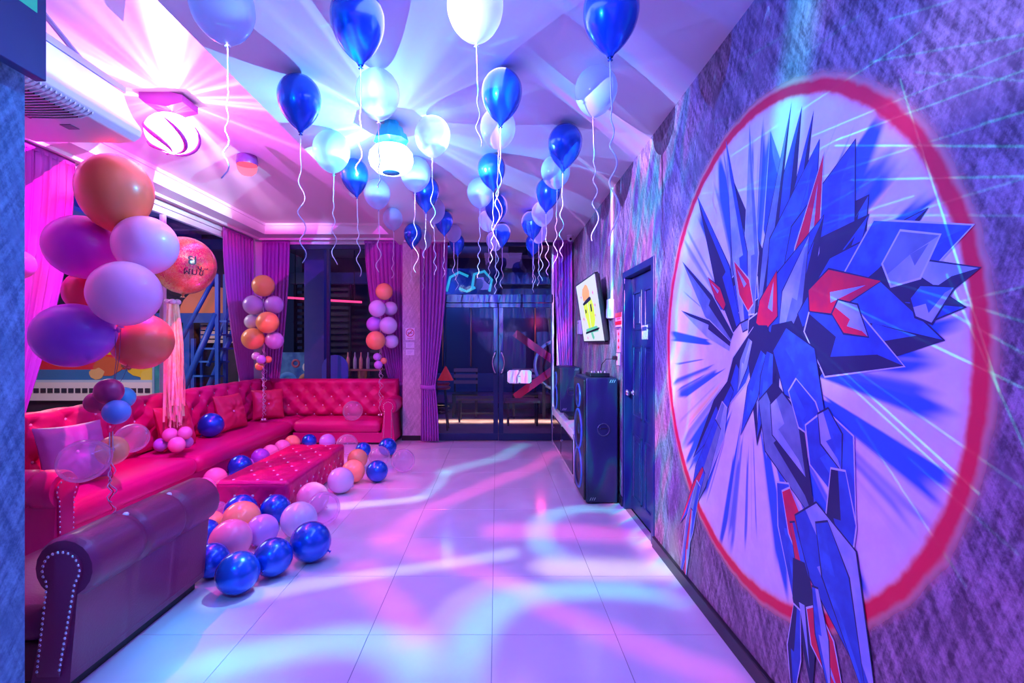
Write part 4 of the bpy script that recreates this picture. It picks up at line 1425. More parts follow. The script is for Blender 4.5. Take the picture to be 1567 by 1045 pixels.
BM = {
    'blue': latex('chrome_blue_latex', (0.010, 0.13, 0.75), 0.24, 0.55, coat=0.5),
    'white': clear_mat('white_latex', (.78, .84, .95), (.62, .72, .90), 0.12, 0.25, 0.55, 0.6),
    'pearl': latex('pearl_latex', (.72, .66, .84), 0.25),
    'lilac': latex('lilac_latex', (.56, .36, .86), 0.24),
    'pink': latex('pink_latex', (.90, .40, .55), 0.25),
    'peach': latex('peach_latex', (1.0, .46, .20), 0.24),
    'orange': latex('orange_latex', (1.0, .42, .14), 0.3),
    'terracotta': latex('terracotta_latex', (.85, .20, .08), 0.32),
    'magenta': latex('magenta_latex', (.66, .02, .66), 0.36),
    'palepink': latex('pale_pink_latex', (.95, .52, .80), 0.36),
    'purple': latex('purple_latex', (.34, .09, .70), 0.3),
    'red': latex('red_latex', (.65, .02, .08), 0.35),
    'teal': latex('teal_latex', (.05, .55, .70), 0.4),
    'skyblue': latex('sky_blue_latex', (.12, .42, .85), 0.4),
    'wine': latex('wine_latex', (.45, .03, .15), 0.4),
    'clear': clear_mat('clear_latex', (.95, .86, .99), (.92, .74, 1.0), 0.10, 0.32, 0.22, 0.9),
}


def balloon_profile(kind, n=14):
    """(radius, z) from tip to top; width 1, tip at z = 0"""
    if kind == 'tear':
        low, topr, tail = 0.86, 0.52, 0.10
    elif kind == 'oval':
        low, topr, tail = 0.66, 0.52, 0.05
    else:
        low, topr, tail = 0.53, 0.49, 0.03
    pr = []
    for i in range(n + 1):
        s = 1 - i / n                                   # 1 at the tip
        if kind == 'tear':
            r = 0.5 * (1 - s ** 2.05) ** 0.92
        elif kind == 'oval':
            r = 0.5 * (1 - s ** 2.1) ** 0.66
        else:
            r = 0.5 * (1 - s ** 2.0) ** 0.53
        pr.append((max(tail * 0.5 * (1 if kind == 'tear' else .6), r), low * (1 - s)))
    m = 10
    for i in range(1, m + 1):
        a = PI / 2 * i / m
        pr.append((max(1e-4, 0.5 * math.cos(a)), low + topr * math.sin(a)))
    return pr, low, low + topr


PROF = {k: balloon_profile(k) for k in ('tear', 'oval', 'round')}
SKIN, KNOT = {}, {}


def ribbon_pts(p0, length, amp, seed, pitch=0.13, straight=0.12, sway=0.03):
    rnd = random.Random(seed)
    a0, a1 = rnd.uniform(0, 6), rnd.uniform(0, 6)
    pts, n = [], max(10, int(length / 0.016))
    for i in range(n + 1):
        s = length * i / n
        k = min(1.0, max(0.0, (s - straight) / 0.25))
        A = amp * k * (0.7 + 0.3 * math.sin(s * 5 + a1))
        ph = a0 + 2 * PI * s / (pitch * (1 + 0.25 * math.sin(s * 3.1 + a1)))
        pts.append(Vector((p0[0] + A * math.cos(ph) + sway * math.sin(s * 2.2 + a0) * s, p0[1] + A * math.sin(ph), p0[2] - s)))
    return pts


def balloon(label, center, D, color, shape='round', axis=(0, 0, 1), group=None, ribbon=0.0, seed=1, amp=0.022, ribbon_mat=None, knot=True, dark=False):
    """balloon whose middle of the round part is at center; axis points from tip to crown"""
    key = (shape, color)
    pr, low, hgt = PROF[shape]
    if key not in SKIN:
        src = MB().lathe(pr, 24).build('balloon', BM[color], None, True)
        SKIN[key] = src
        kb_ = MB().lathe([(.05, -.055), (.034, -.045), (.016, -.022), (.024, -.004), (.030, .006)], 10, None, True)
        KNOT[key] = kb_.build('knot', BM[color], None, True)
        o, first = src, True
    else:
        o, first = SKIN[key].copy(), False
        o.name = 'balloon'
        COL.objects.link(o)
    R = Vector((0, 0, 1)).rotation_difference(Vector(axis).normalized()).to_matrix().to_4x4()
    C = Vector(center)
    tip = C - R.to_3x3() @ Vector((0, 0, low * D))
    Mw = Matrix.Translation(tip) @ R @ Matrix.Scale(D, 4)
    o.matrix_world = Mw
    o['label'], o['category'] = label, 'balloon'
    if group:
        o['group'] = group
    if knot:
        kn = KNOT[key]
        if kn.parent is not None:
            kn = kn.copy()
            kn.name = 'knot'
            COL.objects.link(kn)
        kn.parent = o
    if ribbon:
        Mi = Mw.inverted()
        pts = [Mi @ q for q in ribbon_pts(tip - R.to_3x3() @ Vector((0, 0, 0.04 * D)), ribbon, amp, seed)]
        MB().tube(pts, 0.0030 / D, 4).build('ribbon', ribbon_mat or M_RIB, o, True)
    return o, tip


def relax(items, mode, boxes=(), gap=0.004, rounds=80):
    """push balloons that run into one another or into furniture apart; items are [centre, radius]"""
    for _ in range(rounds):
        for i in range(len(items)):
            for j in range(i):
                a, b = items[i], items[j]
                d = a[0] - b[0]
                need = a[1] + b[1] + gap - d.length
                if need <= 0:
                    continue
                if mode == 'xy':
                    d.z = 0
                    h_ = math.sqrt(max(0, (a[1] + b[1] + gap) ** 2 - (a[0].z - b[0].z) ** 2))
                    need = h_ - d.length
                    if need <= 0:
                        continue
                    d = d.normalized() if d.length > 1e-6 else Vector((1, 0, 0))
                else:
                    ray = ((a[0] + b[0]) / 2 - Vector((0, 0, H))).normalized()
                    s = 1 if d.dot(ray) >= 0 else -1
                    d = (d.normalized() * .35 + ray * s).normalized()
                a[0] += d * (need * .5)
                b[0] -= d * (need * .5)
        for it in items:
            for (x0, x1, y0, y1, z1) in boxes:
                c, r = it
                if c.z - r > z1:
                    continue
                qx, qy = max(x0, min(x1, c.x)), max(y0, min(y1, c.y))
                qz = min(c.z, z1)
                v = c - Vector((qx, qy, qz))
                if v.length < 1e-6:
                    e = sorted([(abs(c.x - x0), Vector((x0 - r - c.x, 0, 0))), (abs(c.x - x1), Vector((x1 + r - c.x, 0, 0))), (abs(c.y - y0), Vector((0, y0 - r - c.y, 0))), (abs(c.y - y1), Vector((0, y1 + r - c.y, 0)))], key=lambda q: q[0])
                    it[0] += e[0][1]
                elif v.length < r + gap:
                    h_ = math.sqrt(max(0, (r + gap) ** 2 - v.z ** 2))
                    v.z = 0
                    if v.length > 1e-6:
                        it[0] += v.normalized() * (h_ - v.length)


# ceiling balloons: centre x, top y, width in the photo, colour, depth (0: from the ceiling it touches), ribbon, label
G1 = 'balloons floating under the ceiling'
CE = [
    (340, -40, 92, 'white', 1.86, .50, 'big translucent white balloon floating over the hanging air conditioner'),
    (547, -15, 82, 'blue', 0, .45, 'large blue balloon cut by the top edge, over the glowing disco lamp'),
    (727, -37, 86, 'white', 0, .40, 'large clear white balloon cut by the top edge between the two large blue ones'),
    (935, -30, 85, 'blue', 0, .75, 'large blue balloon cut by the top edge, nearest the mural wall'),
    (458, 115, 64, 'blue', 0, .70, 'blue balloon floating alone beside the ceiling step, left of the disco lamp'),
    (578, 107, 66, 'white', 0, .35, 'white balloon overlapping the teal housing of the disco lamp'),
    (768, 107, 62, 'blue', 0, .55, 'blue teardrop balloon at the front of the middle row'),
    (912, 103, 64, 'white', 0, .65, 'translucent white balloon below the large blue one near the mural'),
    (762, 166, 54, 'white', 0, .60, 'white balloon right behind the front blue one of the middle row'),
    (507, 200, 55, 'white', 0, .62, 'bright white balloon between the lone blue one and the small metallic blue one'),
    (542, 243, 42, 'blue', 0, .62, 'small metallic blue balloon just left under the disco lamp'),
    (662, 178, 54, 'white', 0, .45, 'pearly white balloon touching the right side of the disco lamp'),
    (636, 240, 46, 'white', 0, .62, 'white balloon hanging just below the right side of the disco lamp'),
    (652, 270, 40, 'blue', 0, .40, 'blue balloon below the white one at the disco lamp'),
    (577, 274, 40, 'white', 0, .55, 'white balloon with a ribbon shadow, third in the row left of the disco lamp'),
    (865, 190, 52, 'blue', 0, .60, 'blue balloon at the front of the right row'),
    (850, 238, 44, 'white', 0, .60, 'white balloon behind the front blue one of the right row'),
    (839, 272, 38, 'blue', 0, .55, 'blue balloon in the middle of the right row'),
    (752, 235, 42, 'blue', 0, .55, 'shiny pale-fronted blue balloon second in the middle row'),
    (735, 272, 40, 'white', 0, .60, 'white balloon left of the shiny blue one in the middle row'),
    (759, 297, 34, 'blue', 0, .55, 'blue balloon third in the middle row'),
    (664, 303, 34, 'white', 0, .50, 'pinkish white balloon below the blue one near the disco lamp'),
    (601, 318, 30, 'white', 0, .50, 'translucent white balloon over the curtain top by the pillar'),
    (632, 342, 28, 'blue', 0, .42, 'blue balloon with crossing ribbons in front of the pillar top'),
    (679, 322, 28, 'blue', 0, .45, 'blue balloon with a ribbon loop on it, right of the pinkish white one'),
    (694, 343, 24, 'white', 0, .45, 'small white balloon between two blue ones over the door curtain'),
    (699, 358, 24, 'blue', 0, .45, 'small blue balloon over the left end of the door transom'),
    (648, 352, 26, 'white', 0, .50, 'pale balloon behind the blue one at the pillar top'),
    (746, 322, 28, 'white', 0, .55, 'pale balloon left of the last blue ones of the middle row'),
    (768, 342, 26, 'blue', 0, .50, 'blue balloon at the far end of the middle row'),
    (757, 354, 26, 'white', 0, .55, 'white balloon with tangled ribbons at the far end of the middle row'),
    (830, 308, 33, 'white', 0, .55, 'white balloon behind the middle blue one of the right row'),
    (814, 323, 32, 'blue', 0, .52, 'blue balloon over the right glass door, near the end of the right row'),
    (823, 340, 28, 'white', 0, .50, 'pinkish balloon tucked behind the last but one blue of the right row'),
    (817, 357, 25, 'blue', 0, .48, 'small blue balloon last of the right row'),
]
specs = []
for k, (px, ty, w, col, Y, rib, lab) in enumerate(CE):
    if not Y:
        Y = F * (ZC - 0.004 - H) / (CY - ty)
    D = w / F * Y
    tilt = random.Random(k * 3 + 1)
    ax = Vector((tilt.uniform(-.10, .10), tilt.uniform(-.08, .08), 1)).normalized()
    if k == 0:
        ax = Vector((-.16, .05, 1))
    c = at(px, ty, Y)
    c.z -= 0.52 * D
    specs.append((lab, [c, D * .5], D, col, ax, rib, k))
relax([s[1] for s in specs], 'xy')
for lab, (c, r_), D, col, ax, rib, k in specs:
    balloon(lab, c, D, col, 'tear' if col == 'blue' else 'oval', ax, G1, rib, seed=k + 11, ribbon_mat=M_RIBD if k == 5 else None)

# balloons on the floor: centre x, y, width in the photo, colour, label; the contact with the floor gives the depth
G2 = 'balloons lying on the floor'
FL = [
    (469, 831, 60, 'blue', 'large blue balloon at the right end of the front pile on the floor'),
    (415, 854, 57, 'blue', 'blue balloon in the middle of the front pile on the floor'),
    (365, 872, 62, 'blue', 'blue balloon nearest the viewer in the front pile beside the bench'),
    (318, 862, 52, 'blue', 'blue balloon half hidden behind the bench at the front of the pile'),
    (318, 816, 42, 'blue', 'small blue balloon peeping past the bench roll behind the pile'),
    (354, 826, 60, 'pink', 'rosy pink balloon behind the nearest blue one'),
    (372, 797, 56, 'peach', 'peach balloon between the rosy pink one and the tufted table'),
    (368, 782, 48, 'blue', 'blue balloon touching the left of the table front'),
    (421, 779, 44, 'blue', 'blue balloon in front of the right corner of the tufted table'),
    (406, 808, 46, 'lilac', 'lilac balloon in the middle of the pile'),
    (451, 796, 54, 'pearl', 'pale pearl balloon behind the large blue one at the right end'),
    (478, 762, 47, 'pink', 'pink balloon lying against the right side of the tufted table'),
    (493, 779, 50, 'clear', 'clear lilac balloon in front of the pink one by the table side'),
    (326, 800, 36, 'peach', 'peach balloon at the left rear of the pile'),
    (334, 782, 28, 'clear', 'clear balloon wedged between the bench and the table'),
    (521, 735, 39, 'pearl', 'white balloon in front of the two peach ones beside the table'),
    (543, 721, 35, 'peach', 'nearer peach balloon behind the white one beside the table'),
    (550, 702, 30, 'peach', 'farther peach balloon near the far corner of the table'),
    (575, 721, 33, 'blue', 'blue balloon at the right of the row beside the table'),
    (578, 699, 32, 'clear', 'clear balloon behind the blue one beside the table'),
    (617, 705, 36, 'clear', 'clear balloon lying apart, nearest the glass door'),
    (593, 684, 28, 'blue', 'blue balloon at the foot of the short sofa arm'),
    (556, 688, 23, 'blue', 'half hidden blue balloon in front of the short sofa arm'),
    (531, 681, 33, 'clear', 'clear pinkish balloon at the far corner of the tufted table'),
    (501, 676, 24, 'lilac', 'lilac balloon peeping over the far edge of the table'),
    (473, 675, 22, 'blue', 'blue balloon behind the far left corner of the table'),
    (447, 678, 24, 'peach', 'peach balloon on the floor in the corner of the sofas'),
    (432, 685, 24, 'pink', 'pink balloon behind the table, farther of the two pink ones'),
    (414, 693, 25, 'pink', 'pink balloon behind the table, nearer of the two pink ones'),
    (393, 700, 27, 'purple', 'violet balloon behind the left edge of the table'),
    (371, 712, 22, 'lilac', 'small lilac balloon between violet and blue ones behind the table'),
    (352, 714, 35, 'blue', 'blue balloon between the table corner and the long sofa'),
    (325, 733, 34, 'pink', 'pink balloon at the near left corner of the table'),
    (312, 748, 34, 'pink', 'pink balloon showing over the bench roll'),
]
specs = []
for k, (px, py, w, col, lab) in enumerate(FL):
    Y = F * H / (py - CY + w / 2)
    D = w / F * Y
    c = at(px, py, Y)
    rnd = random.Random(k + 50)
    a = rnd.uniform(0, 2 * PI)
    ax = Vector((math.cos(a), abs(math.sin(a)) * -1 if rnd.random() < .3 else math.sin(a), rnd.uniform(.2, .7)))
    c.z = D * 0.5 + 0.002
    specs.append((lab, [c, D * .51], D, col, ax))
BOXES = [(TX0, TX1, TY0, TY1, TZ + .008), (-2.42, -1.69, 1.96, 2.87, .34), (-1.95, -1.585, 1.96, 2.87, .65), (-3.6, -2.82, 3.0, 7.5, .34), (-2.85, -1.37, 6.80, 7.5, .65)]
relax([s[1] for s in specs], 'xy', BOXES)
for lab, (c, r_), D, col, ax in specs:
    balloon(lab, c, D, col, 'round', ax, G2)

# balloons on the sofa seats
def seat_balloon(px, py, w, col, lab):
    z = SEAT + 0.020
    Y = F * (H - z) / (py - CY + w / 2)
    D = w / F * Y
    c = at(px, py, Y)
    c.z = z + D / 2
    return balloon(lab, c, D, col, 'round', (.4, .3, .6))
seat_balloon(323, 650, 37, 'blue', 'blue balloon lying on the long sofa between two red cushions')
seat_balloon(540, 628, 30, 'clear', 'clear balloon lying on the short sofa against the tufted back')

# big bouquet by the left window, tied together above the seat
G3 = 'balloons of the bouquet by the left window'
TIE = at(172, 600, 3.1)
BQ = [
    (176, 291, 100, 3.15, 'terracotta', 'oval', 'orange-red balloon at the very top of the big bouquet'),
    (126, 377, 110, 3.20, 'magenta', 'oval', 'large magenta balloon with a blue sheen at the upper left of the bouquet'),
    (223, 375, 88, 3.10, 'palepink', 'round', 'shiny pale pink balloon at the upper right of the bouquet'),
    (192, 447, 97, 2.93, 'palepink', 'round', 'pink balloon in the middle front of the bouquet'),
    (136, 447, 66, 3.45, 'red', 'round', 'red balloon peeping from behind the middle of the bouquet'),
    (119, 514, 110, 3.05, 'purple', 'oval', 'large purple balloon at the lower left of the bouquet'),
    (212, 521, 86, 3.25, 'terracotta', 'round', 'terracotta balloon at the lower right of the bouquet'),
    (168, 600, 39, 3.02, 'wine', 'round', 'small wine and teal balloon at the top of the small lower bunch'),
    (188, 608, 33, 3.14, 'teal', 'round', 'small turquoise balloon at the right of the small lower bunch'),
    (178, 629, 37, 2.98, 'skyblue', 'round', 'small blue balloon at the front of the small lower bunch'),
    (147, 616, 32, 3.16, 'wine', 'round', 'small wine red balloon at the left of the small lower bunch'),
]
specs = []
for k, (px, py, w, Y, col, sh, lab) in enumerate(BQ):
    D = w / F * Y / (1.16 if k in (1, 5) else 1.0)
    specs.append([at(px, py, Y), D * (.545 if sh == 'oval' else .505), D])
relax(specs, 'ray')
for k, (px, py, w, Y, col, sh, lab) in enumerate(BQ):
    c, D = specs[k][0], specs[k][2]
    goal = TIE if k < 7 else at(172, 660, 3.05)
    ax = c - goal
    if sh == 'oval' and k:
        ax = Vector((-.95, -.1, .42)) if k == 1 else Vector((-.95, -.05, -.12))
    if k == 0:
        ax = Vector((.02, 0, 1))
    o, tip = balloon(lab, c, D, col, sh, ax, G3)
    if k not in (3, 5, 6, 9):
        continue
    Mi = o.matrix_world.inverted()
    mid = (tip + goal) / 2 + Vector((0, .02, 0))
    MB().tube([Mi @ tip, Mi @ mid, Mi @ goal], 0.002 / D, 4).build('string', M_RIBD if k < 7 else M_REDD, o)
# three balloons lower on the bouquet's ribbons
for (px, py, w, Y, col, sh, ax, lab) in [
    (126, 706, 76, 2.90, 'clear', 'oval', (-.85, -.2, -.35), 'large clear balloon in front of the mauve cushion'),
    (203, 670, 52, 3.36, 'clear', 'oval', (.9, .1, .35), 'clear lilac balloon right of the peach one over the sofa seat'),
    (172, 690, 43, 3.16, 'peach', 'round', (.1, -.2, -1), 'peach balloon wound with dark ribbons between two clear ones')]:
    c = at(px, py, Y)
    balloon(lab, c, w / F * Y / (1.2 if sh == 'oval' else 1.0), col, sh, ax, 'balloons on the lower ribbons of the bouquet')
rb = thing('ribbon_bundle', 'red and white curled ribbons hanging from the bouquet down to the sofa front', 'ribbon', at(174, 690, 3.0))
for k, (l_, m_, am) in enumerate(((.40, M_RIB, .022), (.36, mat('red_ribbon', (.7, .02, .06), .3), .014), (.30, M_RIB, .028))):
    pts = ribbon_pts((k * .006 - .006, -.02 * k, .12), l_ + .12, am, 90 + k, pitch=.10, straight=.08, sway=.0)
    MB().tube(pts, .0032, 4).build('ribbon', m_, rb, True)
# white balloon at the left edge behind the partition
balloon('pale balloon half hidden behind the plaster partition beside the curtain', at(28, 404, 3.3), .19, 'palepink', 'round', (0, .2, 1), None, .9, seed=404)

# glitter balloon with a tassel standing on a base of small balloons
def glitter():
    m = bpy.data.materials.new('glitter_balloon')
    m.use_nodes = True
    nt = m.node_tree
    b = nt.nodes['Principled BSDF']
    N = Nodes(nt)
    tc = N.new('ShaderNodeTexCoord').outputs['Object']
    vo = N.new('ShaderNodeTexVoronoi')
    vo.inputs['Scale'].default_value = 95.0
    nt.links.new(tc, vo.inputs['Vector'])
    big = N.step(N.noise(tc, 4.0, 3.0), .38, .62)
    c = N.mix(big, (.85, .03, .16), (.95, .32, .10))
    c = N.mix(N.step(N.sep(vo.outputs['Color'])[0], .58, .66), c, (1.0, .72, .30))
    N.put(b.inputs['Base Color'], c)
    N.put(b.inputs['Metallic'], N.step(N.sep(vo.outputs['Color'])[0], .45, .55, .1, .85))
    b.inputs['Roughness'].default_value = .28
    b.inputs['Coat Weight'].default_value = .8
    b.inputs['Coat Roughness'].default_value = .05
    nv = N.v('ADD', (0, 0, 1), N.v('SCALE', N.v('SUBTRACT', vo.outputs['Color'], (.5, .5, .5)), s=.9))
    bp = N.new('ShaderNodeBump')
    bp.inputs['Strength'].default_value = .8
    bp.inputs['Distance'].default_value = .012
    N.put(bp.inputs['Height'], N.sep(vo.outputs['Color'])[1])
    nt.links.new(bp.outputs[0], b.inputs['Normal'])
    MATS['glitter_balloon'] = m
    return m
BM['glitter'] = glitter()
GYD = 4.80
gc = at(283, 405, GYD)
gD = 86 / F * GYD
go_, gtip = balloon('big red and gold glitter balloon with black lettering standing over a cream tassel', gc, gD, 'glitter', 'round', (.06, 0, 1))
gi = go_.matrix_world.inverted()
def on_ball(az, el):
    d_ = Vector((math.sin(az) * math.cos(el), -math.cos(az) * math.cos(el), math.sin(el)))
    r_ = Vector((math.cos(az), math.sin(az), 0))
    return gi @ frame_to(r_, Vector((-math.sin(az) * math.sin(el), math.cos(az) * math.sin(el), math.cos(el))), d_, gc + d_ * (gD * .5 + .002))
M_INK = mat('black_vinyl_print', (.03, .01, .02), .4)
def curve_text(s, size, az0, el):
    """letters set one after the other round the balloon"""
    for k, ch in enumerate(s):
        if ch != ' ':
            text('lettering', ch, size / 1.0, on_ball(az0 + k * size * .62 / (gD * .5 * math.cos(el)), el), M_INK, go_, .0005)
curve_text('\u0e22\u0e39', .15, .78, .05)
curve_text('\u0e1c\u0e21\u0e0a\u0e35', .10, .62, -.34)
# tassel
ts = thing('tassel', 'long cream fringe tassel hanging below the glitter balloon', 'tassel', at(264, 462, GYD))
M_TAS = mat('cream_fringe', (1.0, .84, .42), .6, vary=(20, (1.0, .92, .60)))
bowm = MB()
for k in range(4):
    a = PI / 2 * k + .4
    bowm.ball((.045 * math.cos(a), .03 * math.sin(a), .0), .035, 10, 7, 1, .7, .8)
bw = bowm.build('bow', mat('pale_bow', (.9, .75, .85), .4), ts, True)
bw['kind'] = 'stuff'
fr_ = MB()
rnd = random.Random(5)
L_ = (660 - 470) / F * GYD
for k in range(130):
    a, r0 = rnd.uniform(0, 2 * PI), math.sqrt(rnd.random())
    l_ = L_ * rnd.uniform(.72, 1.0)
    x0, y0 = .045 * r0 * math.cos(a), .045 * r0 * math.sin(a)
    spread = rnd.uniform(1.0, 2.0)
    w_ = rnd.uniform(.006, .013)
    ph = rnd.uniform(0, 6)
    prev = None
    vs_, fs = [], []
    for i in range(9):
        t_ = i / 8
        s_ = 1 + (spread - 1) * min(1, t_ * 3)
        x = x0 * s_ + .010 * math.sin(5 * t_ + ph) * t_ + .02 * t_
        y = y0 * s_ + .010 * math.cos(4 * t_ + ph) * t_
        z = -.02 - l_ * t_
        tw = ph + 2 * t_
        vs_ += [(x - w_ * math.cos(tw), y - w_ * math.sin(tw), z), (x + w_ * math.cos(tw), y + w_ * math.sin(tw), z)]
        if i:
            fs.append((2 * i - 2, 2 * i - 1, 2 * i + 1, 2 * i))
    fr_.add(vs_, fs)
fo = fr_.build('fringe', M_TAS, ts, False, fix=False)
fo['kind'] = 'stuff'
MB().tube([(.005, 0, -.02), (.01, 0, -L_ * .95)], .022, 8).build('core', M_TAS, ts, True)
FOOT = []
G5 = 'small balloons at the foot of the tassel'
for (px, py, w, dY, col, lab) in [
    (262, 666, 22, -.03, 'pink', 'small pink balloon at the upper left under the tassel'),
    (281, 664, 20, .02, 'pink', 'small pink balloon at the upper right under the tassel'),
    (247, 680, 21, -.02, 'lilac', 'small lilac balloon at the left foot of the tassel'),
    (271, 680, 24, -.10, 'pink', 'small pink balloon at the front foot of the tassel'),
    (286, 676, 18, .05, 'lilac', 'small lilac balloon at the right foot of the tassel')]:
    Y = GYD + dY
    FOOT.append(([at(px, py, Y), w / F * Y * .5], col, lab))
relax([f_[0] for f_ in FOOT], 'ray')
for (c, r_), col, lab in FOOT:
    balloon(lab, c, r_ * 2, col, 'round', (c - at(268, 672, GYD + .05)) + Vector((0, 0, .01)), G5)

# two balloon columns on the sofas
def column(items, Y, where, base):
    its = [[at(px, py, Y + dy), w / F * (Y + dy) * .515] for (px, py, w, dy, col, lab) in items]
    relax(its, 'ray')
    for (px, py, w, dy, col, lab), (c, r_) in zip(items, its):
        ax = c - at(base[0], py + 3, Y + .03)
        balloon('%s %s' % (lab, where), c, r_ / .515, col, 'round', ax, 'balloons of the column ' + where)
C1 = (403, 647)
column([(403, 437, 33, 0, 'orange', 'orange balloon on top of the balloon column'), (389, 467, 30, -.03, 'lilac', 'lilac balloon upper left in the column'),
        (418, 467, 28, .05, 'lilac', 'lilac-pink balloon upper right in the column'), (386, 492, 23, .06, 'pearl', 'pale balloon middle left in the column'),
        (410, 494, 33, -.05, 'orange', 'orange balloon in the middle of the column'), (388, 518, 33, -.04, 'orange', 'orange balloon lower left in the column'),
        (419, 520, 27, .03, 'lilac', 'lilac balloon lower right in the column'), (392, 545, 13, .02, 'pearl', 'tiny pearl balloon upper left of the tail'),
        (400, 550, 14, -.03, 'lilac', 'tiny lilac balloon in the middle of the tail'), (410, 550, 11, .03, 'orange', 'tiny orange balloon at the right of the tail'),
        (397, 560, 13, 0, 'orange', 'tiny orange balloon at the bottom of the tail')], 6.70, 'at the sofa corner', C1)
C2 = (584, 600)
column([(588, 446, 26, 0, 'peach', 'peach balloon on top of the balloon column'), (579, 472, 26, -.03, 'pearl', 'pearl balloon upper left in the column'),
        (596, 472, 22, .05, 'pearl', 'pearl balloon upper right in the column'), (573, 496, 24, .04, 'lilac', 'lilac balloon middle left in the column'),
        (594, 498, 27, -.04, 'pearl', 'pearl balloon middle right in the column'), (576, 521, 29, -.05, 'orange', 'orange balloon lower left in the column'),
        (598, 522, 22, .03, 'pearl', 'pearl balloon lower right in the column'), (577, 546, 12, 0, 'lilac', 'tiny lilac balloon at the top of the tail'),
        (587, 552, 10, .03, 'peach', 'tiny peach balloon at the right of the tail'), (579, 558, 13, -.03, 'lilac', 'tiny lilac balloon at the bottom of the tail')], 7.12, 'in front of the tied curtain', C2)
for (px, py0, py1, Y, zw, lab) in ((403, 527, 642, 6.70, SEAT + .012, 'curly silver ribbons hanging from the balloon column at the sofa corner to a silver weight'),
                                   (582, 530, 590, 7.14, None, 'curly silver ribbons hanging from the balloon column before the tied curtain')):
    p0 = at(px, py0, Y)
    t = thing('ribbon_bundle', lab, 'ribbon', p0)
    end = zw if zw else SEAT + .012
    for k in range(3):
        pts = ribbon_pts((.01 * k - .01, .01 * k, 0), (p0.z - end - .03) * (1.0 if k == 0 else .75 + .1 * k), .020 + .006 * k, 300 + k + px, pitch=.09, straight=.0, sway=.01)
        MB().tube(pts, .0032, 4).build('ribbon', M_RIB, t, True)
    MB().tube([(0, 0, .62), (0, 0, 0)], .004, 6).build('stem', M_WHITE, t)
    wq = MB()
    for k in range(3):
        wq.ball((.02 * math.cos(2.1 * k), .02 * math.sin(2.1 * k), end - p0.z + .026), .026, 8, 6)
    q = wq.build('weight', M_CHROME, t, True)
    q['kind'] = 'stuff'

# ------------------------------------------------------------------ mural: sprayed red ring, pale disc with blue rays, angular shards in the middle
MC = (2.13, 1.385)                     # centre on the wall (along the room, up)
MR = 1.015
def mural_mat():
    m = bpy.data.materials.new('sprayed_ring_and_rays')
    m.use_nodes = True
    nt = m.node_tree
    nt.nodes.clear()
    N = Nodes(nt)
    out = N.new('ShaderNodeOutputMaterial')
    bs = N.new('ShaderNodeBsdfPrincipled')
    bs.inputs['Roughness'].default_value = .65
    tr = N.new('ShaderNodeBsdfTransparent')
    mx = N.new('ShaderNodeMixShader')
    tc = N.new('ShaderNodeTexCoord').outputs['Object']
    x, y, z = N.sep(tc)
    grain = N.noise(tc, 9.0, 3.0, .6)
    r = N.m('ADD', N.m('SQRT', N.m('ADD', N.m('MULTIPLY', y, y), N.m('MULTIPLY', z, z))), N.m('MULTIPLY', N.m('SUBTRACT', grain, .5), .03))
    az = N.m('ARCTAN2', z, y)
    def rays(freq, seed, lo, hi, r0, r1, warp=.6):
        c = N.comb(N.m('MULTIPLY', N.m('COSINE', az), freq), N.m('MULTIPLY', N.m('SINE', az), freq), seed)
        ring_id = N.noise(c, 1.0, 2.0, .55)
        end = N.noise(c, 2.2, 1.0, .5)
        k = N.step(ring_id, lo, hi)
        rr = N.m('SUBTRACT', r, N.m('MULTIPLY', N.m('SUBTRACT', end, .5), warp))
        return N.m('MULTIPLY', k, N.m('MULTIPLY', N.step(rr, r0, r0 + .06), N.step(rr, r1, r1 - .10)))
    pale = N.mix(N.step(grain, .3, .7), (.78, .74, .84), (.70, .66, .80))
    blue = rays(5.2, 2.3, .505, .57, .36, .97)
    blue2 = rays(12.0, 7.7, .58, .64, .45, .90)
    ora = rays(10.0, 11.1, .60, .68, .35, .85)
    c = N.mix(N.m('MULTIPLY', ora, .75), pale, (.95, .52, .22))
    c = N.mix(N.m('MAXIMUM', blue, N.m('MULTIPLY', blue2, .85)), c, (.02, .13, .62))
    inner = N.step(r, MR - .0, MR - .060)
    halo = (.85, .38, .34)
    c = N.mix(N.m('SUBTRACT', 1.0, inner), c, halo)
    red = N.step(N.m('ABSOLUTE', N.m('SUBTRACT', r, MR)), .034, .012)
    c = N.mix(red, c, (.82, .008, .06))
    N.put(bs.inputs['Base Color'], c)
    N.put(mx.inputs[0], N.step(r, MR + .065, MR + .008))
    nt.links.new(tr.outputs[0], mx.inputs[1])
    nt.links.new(bs.outputs[0], mx.inputs[2])
    nt.links.new(mx.outputs[0], out.inputs[0])
    MATS['mural'] = m
    return m

mu = thing('mural', 'big sprayed red ring with blue rays and angular blue shards on the wall', 'mural', (XR - .0008, MC[0], MC[1]))
mb = MB().lathe([(1.19, 0), (1.19, .0015), (.0005, .0015)], 72, Matrix.Rotation(-PI / 2, 4, 'Y'))
mb.build('sprayed_disc', mural_mat(), mu)

